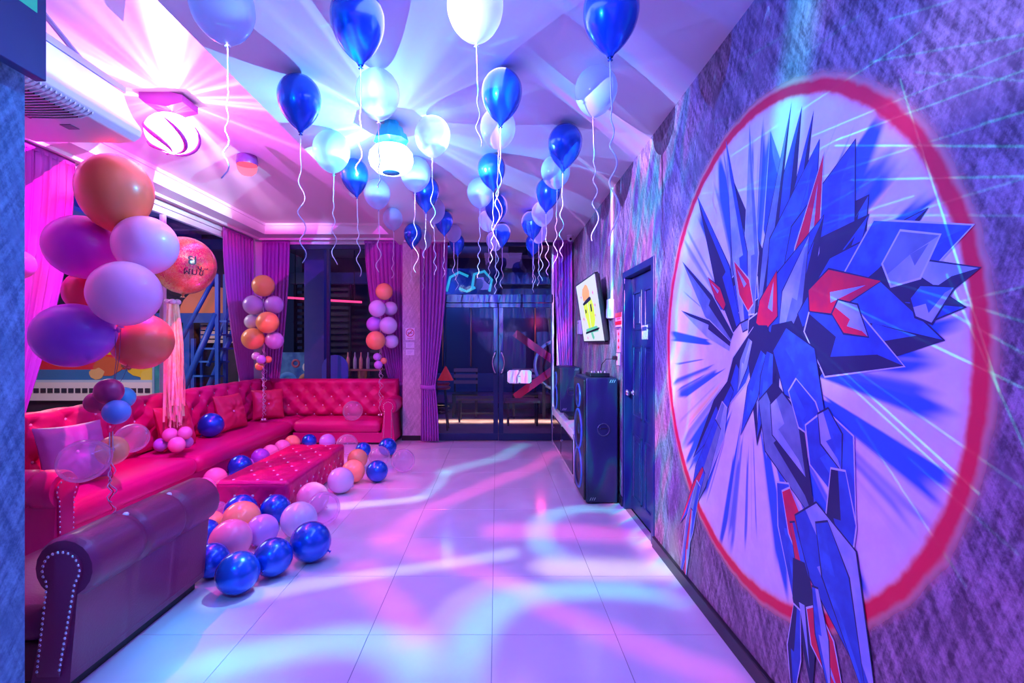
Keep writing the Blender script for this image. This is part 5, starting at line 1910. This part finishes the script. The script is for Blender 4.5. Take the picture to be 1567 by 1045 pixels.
M_SH = [mat('mural_navy', (.012, .018, .10), .6), mat('mural_blue', (.015, .07, .46), .6, vary=(14, (.02, .10, .55))), mat('mural_mid', (.03, .16, .70), .6, vary=(14, (.02, .09, .5))),
        mat('mural_pale', (.36, .46, .80), .6, vary=(10, (.22, .34, .74))), mat('mural_red', (.80, .012, .06), .6, vary=(10, (.60, .01, .08))), mat('mural_line', (.55, .62, .90), .6), mat('mural_steel', (.16, .26, .46), .6, vary=(9, (.10, .17, .36)))]
sh = MB()
layer = [0]
def wyz(px, py):
    q = on_wall(px, py)
    return Vector((q.y - MC[0], q.z - MC[1]))
def shard(b, t, w, cols=(1, 2), at_=.35, skew=.0, line=5, base=.25):
    """painted kite from b to t (photo pixels), w metres wide; two tones either side of its ridge and a thin outline"""
    B_, T_ = wyz(*b), wyz(*t)
    D_ = T_ - B_
    nn = Vector((-D_.y, D_.x)).normalized()
    m_ = B_ + D_ * at_
    def put(poly, ci, dx):
        sh.cur = ci
        sh.add([(-.002 - .00006 * layer[0] - dx, p.x, p.y) for p in poly], [tuple(range(len(poly)))])
    outl = [B_ + nn * w * base, m_ + nn * w * (.5 + skew), T_, m_ - nn * w * (.5 - skew), B_ - nn * w * base]
    ctr = sum(outl, Vector((0, 0))) / len(outl)
    big = [p + (p - ctr).normalized() * .007 for p in outl]
    put(big, line, 0)
    ridge = m_ + nn * w * skew * .8
    put([outl[0], outl[1], outl[2], ridge, B_], cols[0], .00002)
    put([B_, ridge, outl[2], outl[3], outl[4]], cols[1], .00002)
    # a facet line and a glint
    g1 = [ridge, ridge + (outl[1] - ridge) * .5, T_ - D_ * .18]
    put(g1, cols[1] if cols[0] != cols[1] else 3, .00004)
    layer[0] += 1
HUB = (1165, 520)
rs_ = random.Random(21)
SH = [  # base, tip, width, tones
    ((1175, 470), (1228, 165), .13, (0, 1)), ((1165, 470), (1212, 160), .08, (0, 6)), ((1190, 470), (1246, 172), .09, (0, 1)),
    ((1150, 480), (1148, 190), .10, (6, 3)), ((1140, 490), (1112, 215), .12, (1, 3)), ((1128, 500), (1068, 300), .14, (1, 0)),
    ((1120, 520), (1045, 400), .12, (0, 6)), ((1118, 530), (1043, 475), .08, (0, 3)),
    ((1185, 500), (1255, 215), .26, (1, 2)), ((1210, 480), (1310, 215), .34, (2, 1)), ((1235, 480), (1330, 330), .22, (1, 0)),
    ((1215, 470), (1262, 235), .12, (4, 4)), ((1190, 520), (1262, 330), .24, (0, 1)), ((1200, 510), (1240, 360), .12, (6, 3)),
    ((1230, 500), (1420, 320), .20, (0, 1)), ((1300, 450), (1490, 345), .24, (1, 2)), ((1330, 455), (1500, 410), .18, (0, 3)),
    ((1320, 470), (1478, 470), .20, (1, 0)), ((1270, 490), (1445, 520), .22, (0, 2)), ((1240, 480), (1385, 560), .24, (0, 1)),
    ((1240, 460), (1350, 430), .13, (4, 4)), ((1280, 470), (1330, 515), .09, (4, 3)), ((1360, 420), (1440, 360), .13, (3, 6)), ((1400, 470), (1462, 440), .09, (3, 2)),
    ((1180, 520), (1255, 560), .20, (0, 0)), ((1150, 470), (1125, 400), .09, (4, 4)), ((1165, 500), (1190, 415), .13, (4, 4)), ((1110, 470), (1085, 425), .06, (4, 4)),
    ((1160, 510), (1100, 640), .14, (0, 1)), ((1165, 500), (1160, 680), .18, (0, 0)), ((1170, 540), (1135, 665), .08, (1, 2)), ((1180, 540), (1160, 670), .08, (1, 2)),
    ((1120, 590), (1062, 700), .12, (0, 1)), ((1110, 620), (1082, 740), .10, (6, 3)), ((1100, 650), (1052, 800), .13, (1, 6)), ((1078, 720), (1042, 800), .08, (4, 2)), ((1070, 740), (1040, 890), .09, (6, 1)),
    ((1060, 780), (1048, 905), .05, (4, 3)), ((1150, 520), (1130, 600), .06, (6, 3)),
    ((1195, 520), (1265, 640), .22, (1, 2)), ((1175, 600), (1250, 800), .26, (6, 0)), ((1190, 610), (1235, 730), .17, (3, 6)), ((1215, 590), (1275, 690), .12, (2, 1)),
    ((1250, 640), (1312, 800), .22, (1, 2)), ((1262, 630), (1290, 720), .10, (3, 2)), ((1285, 720), (1300, 900), .12, (0, 1)),
    ((1200, 740), (1225, 960), .14, (1, 2)), ((1205, 750), (1262, 950), .10, (4, 4)), ((1235, 780), (1345, 1085), .26, (1, 3)), ((1260, 800), (1330, 1080), .12, (2, 1)),
    ((1215, 800), (1262, 1010), .06, (4, 2)), ((1225, 860), (1245, 1060), .12, (0, 0)), ((1245, 930), (1300, 1100), .12, (4, 4)), ((1250, 900), (1275, 1080), .06, (2, 3)), ((1222, 930), (1215, 1080), .07, (0, 1)),
]
SH[:0] = [((1170, 500), (1300, 240), .42, (0, 1)), ((1150, 500), (1120, 270), .26, (0, 6)), ((1190, 500), (1345, 470), .34, (0, 1)), ((1160, 480), (1190, 640), .26, (0, 0)), ((1200, 420), (1180, 200), .20, (6, 1)), ((1160, 440), (1080, 470), .16, (0, 1)), ((1260, 420), (1330, 300), .24, (2, 0))]
for b, t, w, cols in SH:
    shard(b, t, w * 1.12, cols, at_=rs_.uniform(.3, .5), skew=rs_.uniform(-.12, .12), line=rs_.choice((5, 0, 0)))
so = sh.build('painted_shards', M_SH, mu, fix=False)
so.location.x = .0004
so['kind'] = 'stuff'

# ------------------------------------------------------------------ yard beyond the left window
M_YFL = mat('yard_floor', (.35, .32, .34), .6, vary=(2, (.28, .26, .3)))
M_YBEAM = mat('yard_blue_paint', (.02, .10, .55), .4)
M_YDARK = mat('yard_dark', (.03, .03, .06), .7)
struct(boxo('ground_yard', -12, XL - .13, 2.5, 10.5, -.10, -.02, M_YFL))
yw = struct(boxo('wall_yard', -12.0, -4.3, 9.7, 9.85, 0, 3.6, M_YDARK), 'dark wall of the yard beyond the left window')
pbd = thing('painted_boards', 'wall boards painted in yellow, red and blue stripes seen through the left window', 'board', (0, 0, 0))
for nm, z0, z1, c in (('yellow_board', 1.19, 1.62, (.95, .62, .03)), ('red_board', .90, 1.19, (.85, .03, .06)), ('blue_board', .70, .90, (.05, .22, .50)), ('pale_rail', .655, .70, (.55, .75, .85)), ('white_ledge', .30, .655, (.92, .86, .84))):
    boxo(nm, -10.5, -6.62, 9.62 - (.05 if nm in ('pale_rail', 'white_ledge') else 0), 9.70, z0, z1, mat('paint_' + nm, c, .5), pbd)
for k in range(26):
    boxo('dark_tile', -10.2 + k * .135, -10.2 + k * .135 + .095, 9.555, 9.575, .45, .54, M_YDARK, pbd)
# plain painted blobs standing in for the drawings on the boards
for k, (px, py, w, h, c) in enumerate(((165, 560, .55, .36, (.75, .16, .05)), (148, 572, .30, .22, (.92, .55, .20)), (215, 560, .46, .50, (.98, .68, .04)), (228, 578, .30, .34, (.98, .75, .10)), (196, 556, .26, .24, (.25, .10, .08)))):
    q = at(px, py, 9.6)
    n = 14
    rr = random.Random(k)
    ps_ = [(q.x + w * .6 * math.cos(2 * PI * i / n) * rr.uniform(.7, 1), q.z + h * .6 * math.sin(2 * PI * i / n) * rr.uniform(.7, 1)) for i in range(n)]
    MB().prism(ps_, 'y', 9.605 - .004 * k, 9.62).build('cutout', mat('cutout_paint_%s' % 'abcde'[k], c, .5), pbd)
tpn = thing('teal_panel', 'teal painted panel beside the striped boards in the yard', 'panel', (-6.25, 9.5, 0))
boxo('board', -.34, .40, -.03, .03, .4, 1.95, mat('teal_paint', (.03, .25, .36), .5, vary=(4, (.06, .36, .42))), tpn, .006)
boxo('edge_strip', -.36, -.32, -.045, .0, .4, 1.95, mat('pale_blue_strip', (.3, .45, .7), .5), tpn)
boxo('yellow_patch', .12, .40, -.04, -.02, .6, 1.30, mat('yellow_paint', (.95, .65, .05), .5), tpn)
for s in (-.25, .3):
    boxo('leg', s - .03, s + .03, -.03, .03, -.02, .41, M_YDARK, tpn)
shu = thing('shutter', 'warm lit slatted shutter beyond the blue stairs', 'shutter', (-5.30, 9.55, 0))
for k in range(9):
    boxo('slat', -.42, .30, -.03, .01, 1.42 + k * .085, 1.42 + k * .085 + .06, mat('shutter_slat', (.80, .66, .58), .5), shu)
for s in (-.44, .30):
    boxo('stile', s, s + .04, -.02, .02, 0, 2.2, M_YBEAM, shu)
opn = thing('orange_canopy', 'round-topped orange panel behind the blue stairs', 'panel', (-5.2, 9.3, 0))
arc = [(-.75, 1.98)] + [(-.15 + .62 * math.cos(a), 1.98 + .50 * math.sin(a)) for a in [PI - PI * i / 12 for i in range(13)]] + [(.60, 1.98)]
MB().prism(arc, 'y', -.03, .03).build('panel', mat('orange_panel', (.98, .30, .12), .5), opn)
boxo('beam', -1.2, .9, -.06, .06, 1.80, 1.98, M_YBEAM, opn)
for s in (-.62, .7):
    boxo('post', s - .06, s + .06, -.06, .06, -.02, 1.80, M_YBEAM, opn)
sta = thing('steel_stairs', 'steep blue steel stairs with handrails in the yard', 'stairs', (0, 0, 0))
Ys = 8.3
def pt(px, py, dy=0):
    return at(px, py, Ys + dy)
for k, ((xa, ya), (xb, yb), dy, nm) in enumerate((((332, 418), (272, 530), .0, 'handrail'), ((331, 480), (268, 625), .0, 'stringer'), ((360, 500), (305, 625), .6, 'stringer'), ((352, 470), (318, 560), .6, 'handrail'))):
    MB().tube([pt(xa, ya, dy), pt(xb, yb, dy)], .035 if nm == 'handrail' else .05, 6).build(nm, M_YBEAM, sta, True)
for py in (490, 511, 532, 552, 574):
    t_ = (py - 480) / 145
    q0, q1 = pt(331 - 63 * t_, py, 0), pt(360 - 55 * t_, py, .6)
    mb = MB()
    d_ = (q1 - q0)
    mb.add([q0, q1, q1 + Vector((.22, 0, 0)), q0 + Vector((.22, 0, 0)), q0 - Vector((0, 0, .03)), q1 - Vector((0, 0, .03)), q1 + Vector((.22, 0, -.03)), q0 + Vector((.22, 0, -.03))],
           [(0, 1, 2, 3), (7, 6, 5, 4), (0, 4, 5, 1), (1, 5, 6, 2), (2, 6, 7, 3), (3, 7, 4, 0)])
    mb.build('tread', mat('tread_blue', (.04, .16, .6), .4), sta)
for px, dy in ((333, 0), (345, .6), (296, .6)):
    q = pt(px, 420, dy)
    boxo('post', q.x - .03, q.x + .03, q.y - .03, q.y + .03, -.02, q.z if px != 296 else 1.5, M_YBEAM, sta)
# roof over the yard
yr = struct(boxo('roof_yard', -12, XL - .4, 3.0, 10, 3.55, 3.65, mat('yard_ceiling', (.22, .24, .45), .6)))
for k, x in enumerate((-4.6, -5.9, -7.3, -8.8)):
    bmx = struct(boxo('beam_yard', x - .09, x + .09, 3.0, 9.7, 3.30, 3.55, M_YBEAM))
for k, y in enumerate((5.2, 7.4, 9.0)):
    struct(boxo('beam_yard', -11.5, XL - .4, y - .07, y + .07, 3.12, 3.30, mat('yard_beam_dark', (.02, .03, .14), .5)))
tub = thing('tube_lamp', 'glowing tube lamp under the roof of the yard', 'lamp', (-6.3, 6.9, 3.05))
MB().tube([(-.6, 0, 0), (.6, 0, 0)], .022, 8).build('tube', glow('tube_glow', (1, .85, .6), 4.0), tub, True)
boxo('holder', -.65, .65, -.03, .03, .025, .07, M_WHITE, tub)

# ------------------------------------------------------------------ bar beyond the back window and the glass door
M_BFL = mat('bar_floor', (.34, .26, .28), .35, vary=(3, (.26, .2, .24)))
struct(boxo('ground_bar', -4.3, 3.2, YW + .11, 11.0, -.10, -.02, M_BFL))
struct(boxo('ground_step', PX1, 1.3, YB + .12, YW + .12, -.10, -.02, M_BFL))
struct(boxo('wall_bar', -4.3, 3.2, 10.9, 11.0, -.02, 3.4, mat('bar_wall', (.035, .04, .10), .6)))
struct(boxo('wall_bar_right', 2.6, 2.7, YB + .2, 10.9, -.02, 3.4, mat('bar_wall_side', (.03, .03, .08), .6)))
struct(boxo('ceiling_bar', -4.3, 3.2, YW + .12, 11.0, 3.3, 3.4, mat('bar_ceiling', (.32, .26, .34), .7)))
struct(boxo('pillar_bar', -3.32, -2.98, 8.5, 8.85, -.02, 3.3, mat('bar_pillar', (.05, .07, .32), .5)))
struct(boxo('beam_bar', -4.2, 2.6, 10.0, 10.15, 2.62, 2.85, mat('bar_beam', (.02, .06, .22), .4)))
ven = thing('slatted_screen', 'dark slatted screen beyond the back window', 'screen', (-3.75, 10.4, 0))
for k in range(15):
    boxo('slat', -.5, .62, -.02, .02, .7 + k * .13, .7 + k * .13 + .07, mat('night_slat', (.04, .05, .10), .4), ven)
for s in (-.52, .62):
    boxo('stile', s, s + .05, -.03, .03, -.02, 2.75, M_YDARK, ven)
ven2 = thing('slatted_screen', 'greenish slatted screen behind the bottles in the bar', 'screen', (-2.1, 10.5, 0))
for k in range(13):
    boxo('slat', -.62, .52, -.02, .02, .95 + k * .13, .95 + k * .13 + .06, mat('green_slat', (.05, .10, .08), .4), ven2)
for s in (-.64, .52):
    boxo('stile', s, s + .05, -.03, .03, -.02, 2.70, M_YDARK, ven2)
neo = thing('neon_tube', 'long glowing red neon tube in the bar', 'lamp', at(497, 460, 10.0))
MB().tube([(-.75, 0, .06), (.2, 0, 0), (.75, 0, -.03)], .022, 8).build('tube', glow('neon_red', (1, .05, .22), 1.6), neo, True)
for s in (-.6, .6):
    boxo('hanger', s - .008, s + .008, -.008, .008, .02, 3.3 - neo.location.z, M_YDARK, neo)
mup = thing('swirl_board', 'blue painted panel with swirls low behind the back window', 'panel', (-3.72, 8.9, 0))
boxo('board', -.55, .55, -.02, .02, .45, 1.25, mat('blue_panel', (.02, .10, .42), .5, vary=(5, (.10, .30, .65))), mup, .004)
for (x, z, r, c) in ((.30, .72, .16, (.55, .25, .15)), (.32, .98, .10, (.9, .8, .85)), (-.05, .72, .18, (.06, .3, .8)), (.1, 1.05, .08, (.5, .1, .2))):
    MB().lathe([(r, 0), (r * .8, .012), (r * .55, .012), (r * .5, 0)], 18, Matrix.Translation((x, -.02, z)) @ Matrix.Rotation(PI / 2, 4, 'X')).build('swirl', mat('swirl_%02d%02d' % (abs(int(x * 100)), int(z * 10)), c, .5), mup, True)
for s in (-.5, .5):
    boxo('leg', s - .03, s + .03, -.02, .02, -.02, .46, M_YDARK, mup)
bsf = thing('bottle_shelf', 'narrow lit shelf holding bottles beyond the back window', 'shelf', (-2.45, 8.7, 0))
boxo('board', -.28, .45, -.12, .12, .93, .96, mat('brass_shelf', (.6, .42, .2), .3, metal=.6), bsf, .004)
MB().lathe([(.09, -.02), (.05, .05), (.035, .3), (.06, .6), (.09, .93)], 12, Matrix.Translation((.08, 0, 0))).build('foot', MATS['brass_shelf'], bsf, True)
for k in range(4):
    b = MB().lathe([(.03, 0), (.033, .01), (.033, .17), (.012, .23), (.012, .29), (.0005, .295)], 10, Matrix.Translation((-2.62 + k * .115, 8.68 + .03 * (k % 2), .962)))
    o = b.build('bottle', mat(('bottle_amber', 'bottle_green')[k % 2], ((.75, .55, .25), (.4, .6, .45))[k % 2], .15), None, True)
    tag(o, ('leftmost amber bottle on the narrow shelf', 'leftmost green bottle on the narrow shelf', 'amber bottle between two green ones on the narrow shelf', 'rightmost green bottle on the narrow shelf')[k] + ' beyond the back window', 'bottle', 'bottles on the shelf beyond the back window')
arch = thing('blue_board', 'round-topped pale blue board beyond the back window', 'board', (-2.72, 8.3, 0))
ap = [(-.22, .5), (.22, .5), (.22, 1.0)] + [(.22 * math.cos(a), 1.0 + .22 * math.sin(a)) for a in [PI * i / 10 for i in range(1, 10)]] + [(-.22, 1.0)]
MB().prism(ap, 'y', -.015, .015).build('panel', mat('pale_blue_board', (.08, .2, .62), .4), arch)
for s in (-.18, .18):
    boxo('leg', s - .02, s + .02, -.015, .015, -.02, .52, M_YDARK, arch)
red = thing('red_counter', 'long red lit counter edge low behind the back window', 'counter', (-2.2, 9.3, 0))
boxo('top', -.9, .9, -.2, .2, .70, .75, mat('red_counter_top', (.6, .04, .10), .3), red, .006)
boxo('body', -.8, .8, -.12, .12, -.02, .70, mat('counter_dark', (.06, .02, .05), .5), red)

# far doors with long brass pulls, seen through the glass door
fd = thing('far_door', 'dark double door with long paired brass pulls across the bar', 'door', (0, 10.6, 0))
for k, (a, b) in enumerate(((-1.75, -.05), (.05, 1.75))):
    lf = boxo('leaf', a, b, -.03, .03, 0, 2.58, mat('far_door_blue', (.015, .04, .14), .3), fd, .006)
    for s in (.25, .85) if k == 0 else (.42, 1.02):
        x = a + s + .35
        MB().tube([(x, -.09, .92), (x, -.09, 2.35)], .016, 8).build('brass_pull', mat('brass', (.95, .55, .25), .35, metal=.5), lf, True)
# drum-like round sign with crossed red bars
xb = thing('round_game', 'round game board with crossed red bars beyond the right glass leaf', 'game', (1.20, 9.4, 1.0))
MB().lathe([(.46, -.03), (.50, 0), (.46, .03), (.44, .02), (.44, -.02), (.46, -.03)], 32, Matrix.Rotation(PI / 2, 4, 'X')).build('rim', mat('pale_rim', (.45, .5, .65), .3), xb, True)
MB().lathe([(.0005, .01), (.44, .01)], 32, Matrix.Rotation(PI / 2, 4, 'X')).build('board', mat('game_board', (.10, .02, .05), .5), xb)
for s in (1, -1):
    q = boxo('bar', -1.05, 1.05, -.06, -.03, -.07, .07, mat('red_bar', (.75, .02, .14), .4), xb)
    q.rotation_euler = (0, s * .62, 0)
MB().ball((.1, -.07, .06), .11, 14, 8, 1, .4, .5).build('centre_lamp', glow('yellow_glow', (.8, .75, .1), .6), xb, True)
for s in (-.3, .3):
    boxo('leg', s - .03, s + .03, -.02, .03, -1.02, -.3, M_YDARK, xb)
def stool(name, label, x, y, h, seat_m, group):
    t = thing(name, label, 'stool', (x, y, -.02), 0, group)
    MB().lathe([(.0005, h - .05), (.15, h - .05), (.17, h - .02), (.15, h), (.0005, h + .005)], 16).build('seat', seat_m, t, True)
    for k in range(4):
        a = PI / 4 + k * PI / 2
        MB().tube([(.10 * math.cos(a), .10 * math.sin(a), h - .05), (.17 * math.cos(a), .17 * math.sin(a), 0)], .013, 6).build('leg', M_BLACK, t, True)
    MB().tube([(.15 * math.cos(2 * PI * k / 16), .15 * math.sin(2 * PI * k / 16), .28) for k in range(16)], .008, 5, True).build('foot_ring', M_BLACK, t, True)
    return t
M_RSEAT = mat('red_seat', (.55, .02, .08), .4)
stool('bar_stool', 'nearest red-topped bar stool beyond the left glass door leaf, by the curtain', -.93, 8.2, .72, M_RSEAT, 'bar stools beyond the glass door')
stool('bar_stool', 'second red-topped bar stool, farther from the curtain and deeper in the bar', -1.02, 9.0, .72, M_RSEAT, 'bar stools beyond the glass door')
cone = thing('red_cone_lamp', 'red cone lamp above the stools beyond the glass door', 'lamp', at(682, 572, 8.6))
MB().lathe([(.14, -.11), (.012, .13)], 16, None, True, True).build('cone', glow('cone_red', (.9, .03, .06), .35), cone, 30)
MB().tube([(0, 0, .13), (0, 0, 3.3 - cone.location.z)], .006, 5).build('cord', M_BLACK, cone)
def bench_out(label, x, y, w):
    t = thing('bar_table', label, 'table', (x, y, -.02))
    boxo('top', -w / 2, w / 2, -.22, .22, .40, .44, mat('bar_wood', (.30, .14, .10), .4), t, .005)
    for a in (-w / 2 + .05, w / 2 - .05):
        for b in (-.16, .16):
            boxo('leg', a - .018, a + .018, b - .018, b + .018, 0, .40, M_BLACK, t)
    boxo('rail', -w / 2 + .05, w / 2 - .05, -.01, .01, .12, .15, M_BLACK, t)
    return t
bench_out('low wooden table behind the left glass door leaf', -.35, 9.1, .75)
bench_out('low wooden table behind the right glass door leaf, under the paper notice', .45, 8.7, .60)
def chair_out(label, x, y):
    t = thing('bar_chair', label, 'chair', (x, y, -.02))
    boxo('seat', -.24, .24, -.22, .22, .42, .46, M_BLACK, t, .01)
    for z in (.62, .74, .86):
        boxo('back_slat', -.24, .24, .19, .22, z, z + .07, mat('slat_mauve', (.32, .20, .30), .4), t, .005)
    for a in (-.22, .22):
        boxo('back_post', a - .018, a + .018, .20, .235, 0, .95, M_BLACK, t)
        boxo('leg', a - .018, a + .018, -.21, -.175, 0, .42, M_BLACK, t)
    return t
chair_out('slat-backed chair behind the left glass door leaf', -.62, 9.7)
chair_out('slat-backed chair behind the right glass door leaf', .55, 9.6)
sof = thing('bar_sofa', 'long dark violet bench seat along the far side of the bar', 'bench', (0, 10.2, -.02))
boxo('seat', -1.4, 1.1, -.25, .25, .22, .40, mat('violet_seat', (.16, .06, .26), .5), sof, .02)
boxo('back', -1.4, 1.1, .20, .28, .40, .80, mat('violet_back', (.04, .10, .30), .5), sof, .02)
for s in (-1.2, -.1, .9):
    boxo('foot', s - .04, s + .04, -.2, .2, 0, .22, M_YDARK, sof)
acb = thing('bar_projector', 'dark projector hanging from the ceiling beyond the door transom', 'projector', at(802, 388, 8.6))
boxo('body', -.28, .28, -.2, .2, -.06, .10, M_BLACK, acb, .02)
boxo('hanger', -.02, .02, -.02, .02, .10, 3.3 - acb.location.z, M_BLACK, acb)
MB().lathe([(.10, 0), (.11, .02), (.08, .03)], 16, Matrix.Translation((.15, -.2, -.02)) @ Matrix.Rotation(PI / 2, 4, 'X'), False, True).build('lens', mat('projector_lens', (.12, .12, .3), .1), acb, True)
ney = thing('reflection_curves', 'cyan glowing neon figure of curves over the glass door transom', 'sign', at(718, 432, 9.8))  # made-up glowing tubes, stand in for a reflection in the transom glass
for pts in ([(-.45, 0, -.18), (-.38, 0, .10), (-.20, 0, .20), (-.02, 0, .12)], [(.05, 0, -.15), (.10, 0, .16), (.30, 0, .22), (.45, 0, .05), (.40, 0, -.18)], [(-.20, 0, -.12), (-.05, 0, -.18), (.12, 0, -.10)]):
    MB().tube(pts, .028, 6).build('tube', glow('reflection_cyan', (.03, .6, .9), .8), ney, True)
boxo('back_board', -.55, .55, .03, .06, -.24, .28, mat('reflection_back', (.01, .03, .12), .5), ney)
boxo('bracket', -.03, .03, .06, .20, -.02, .02, M_YDARK, ney)

BUTTON_ME.hide_render = True
bpy.data.objects.remove(BUTTON_ME)
bpy.data.objects.remove(STUD_ME)
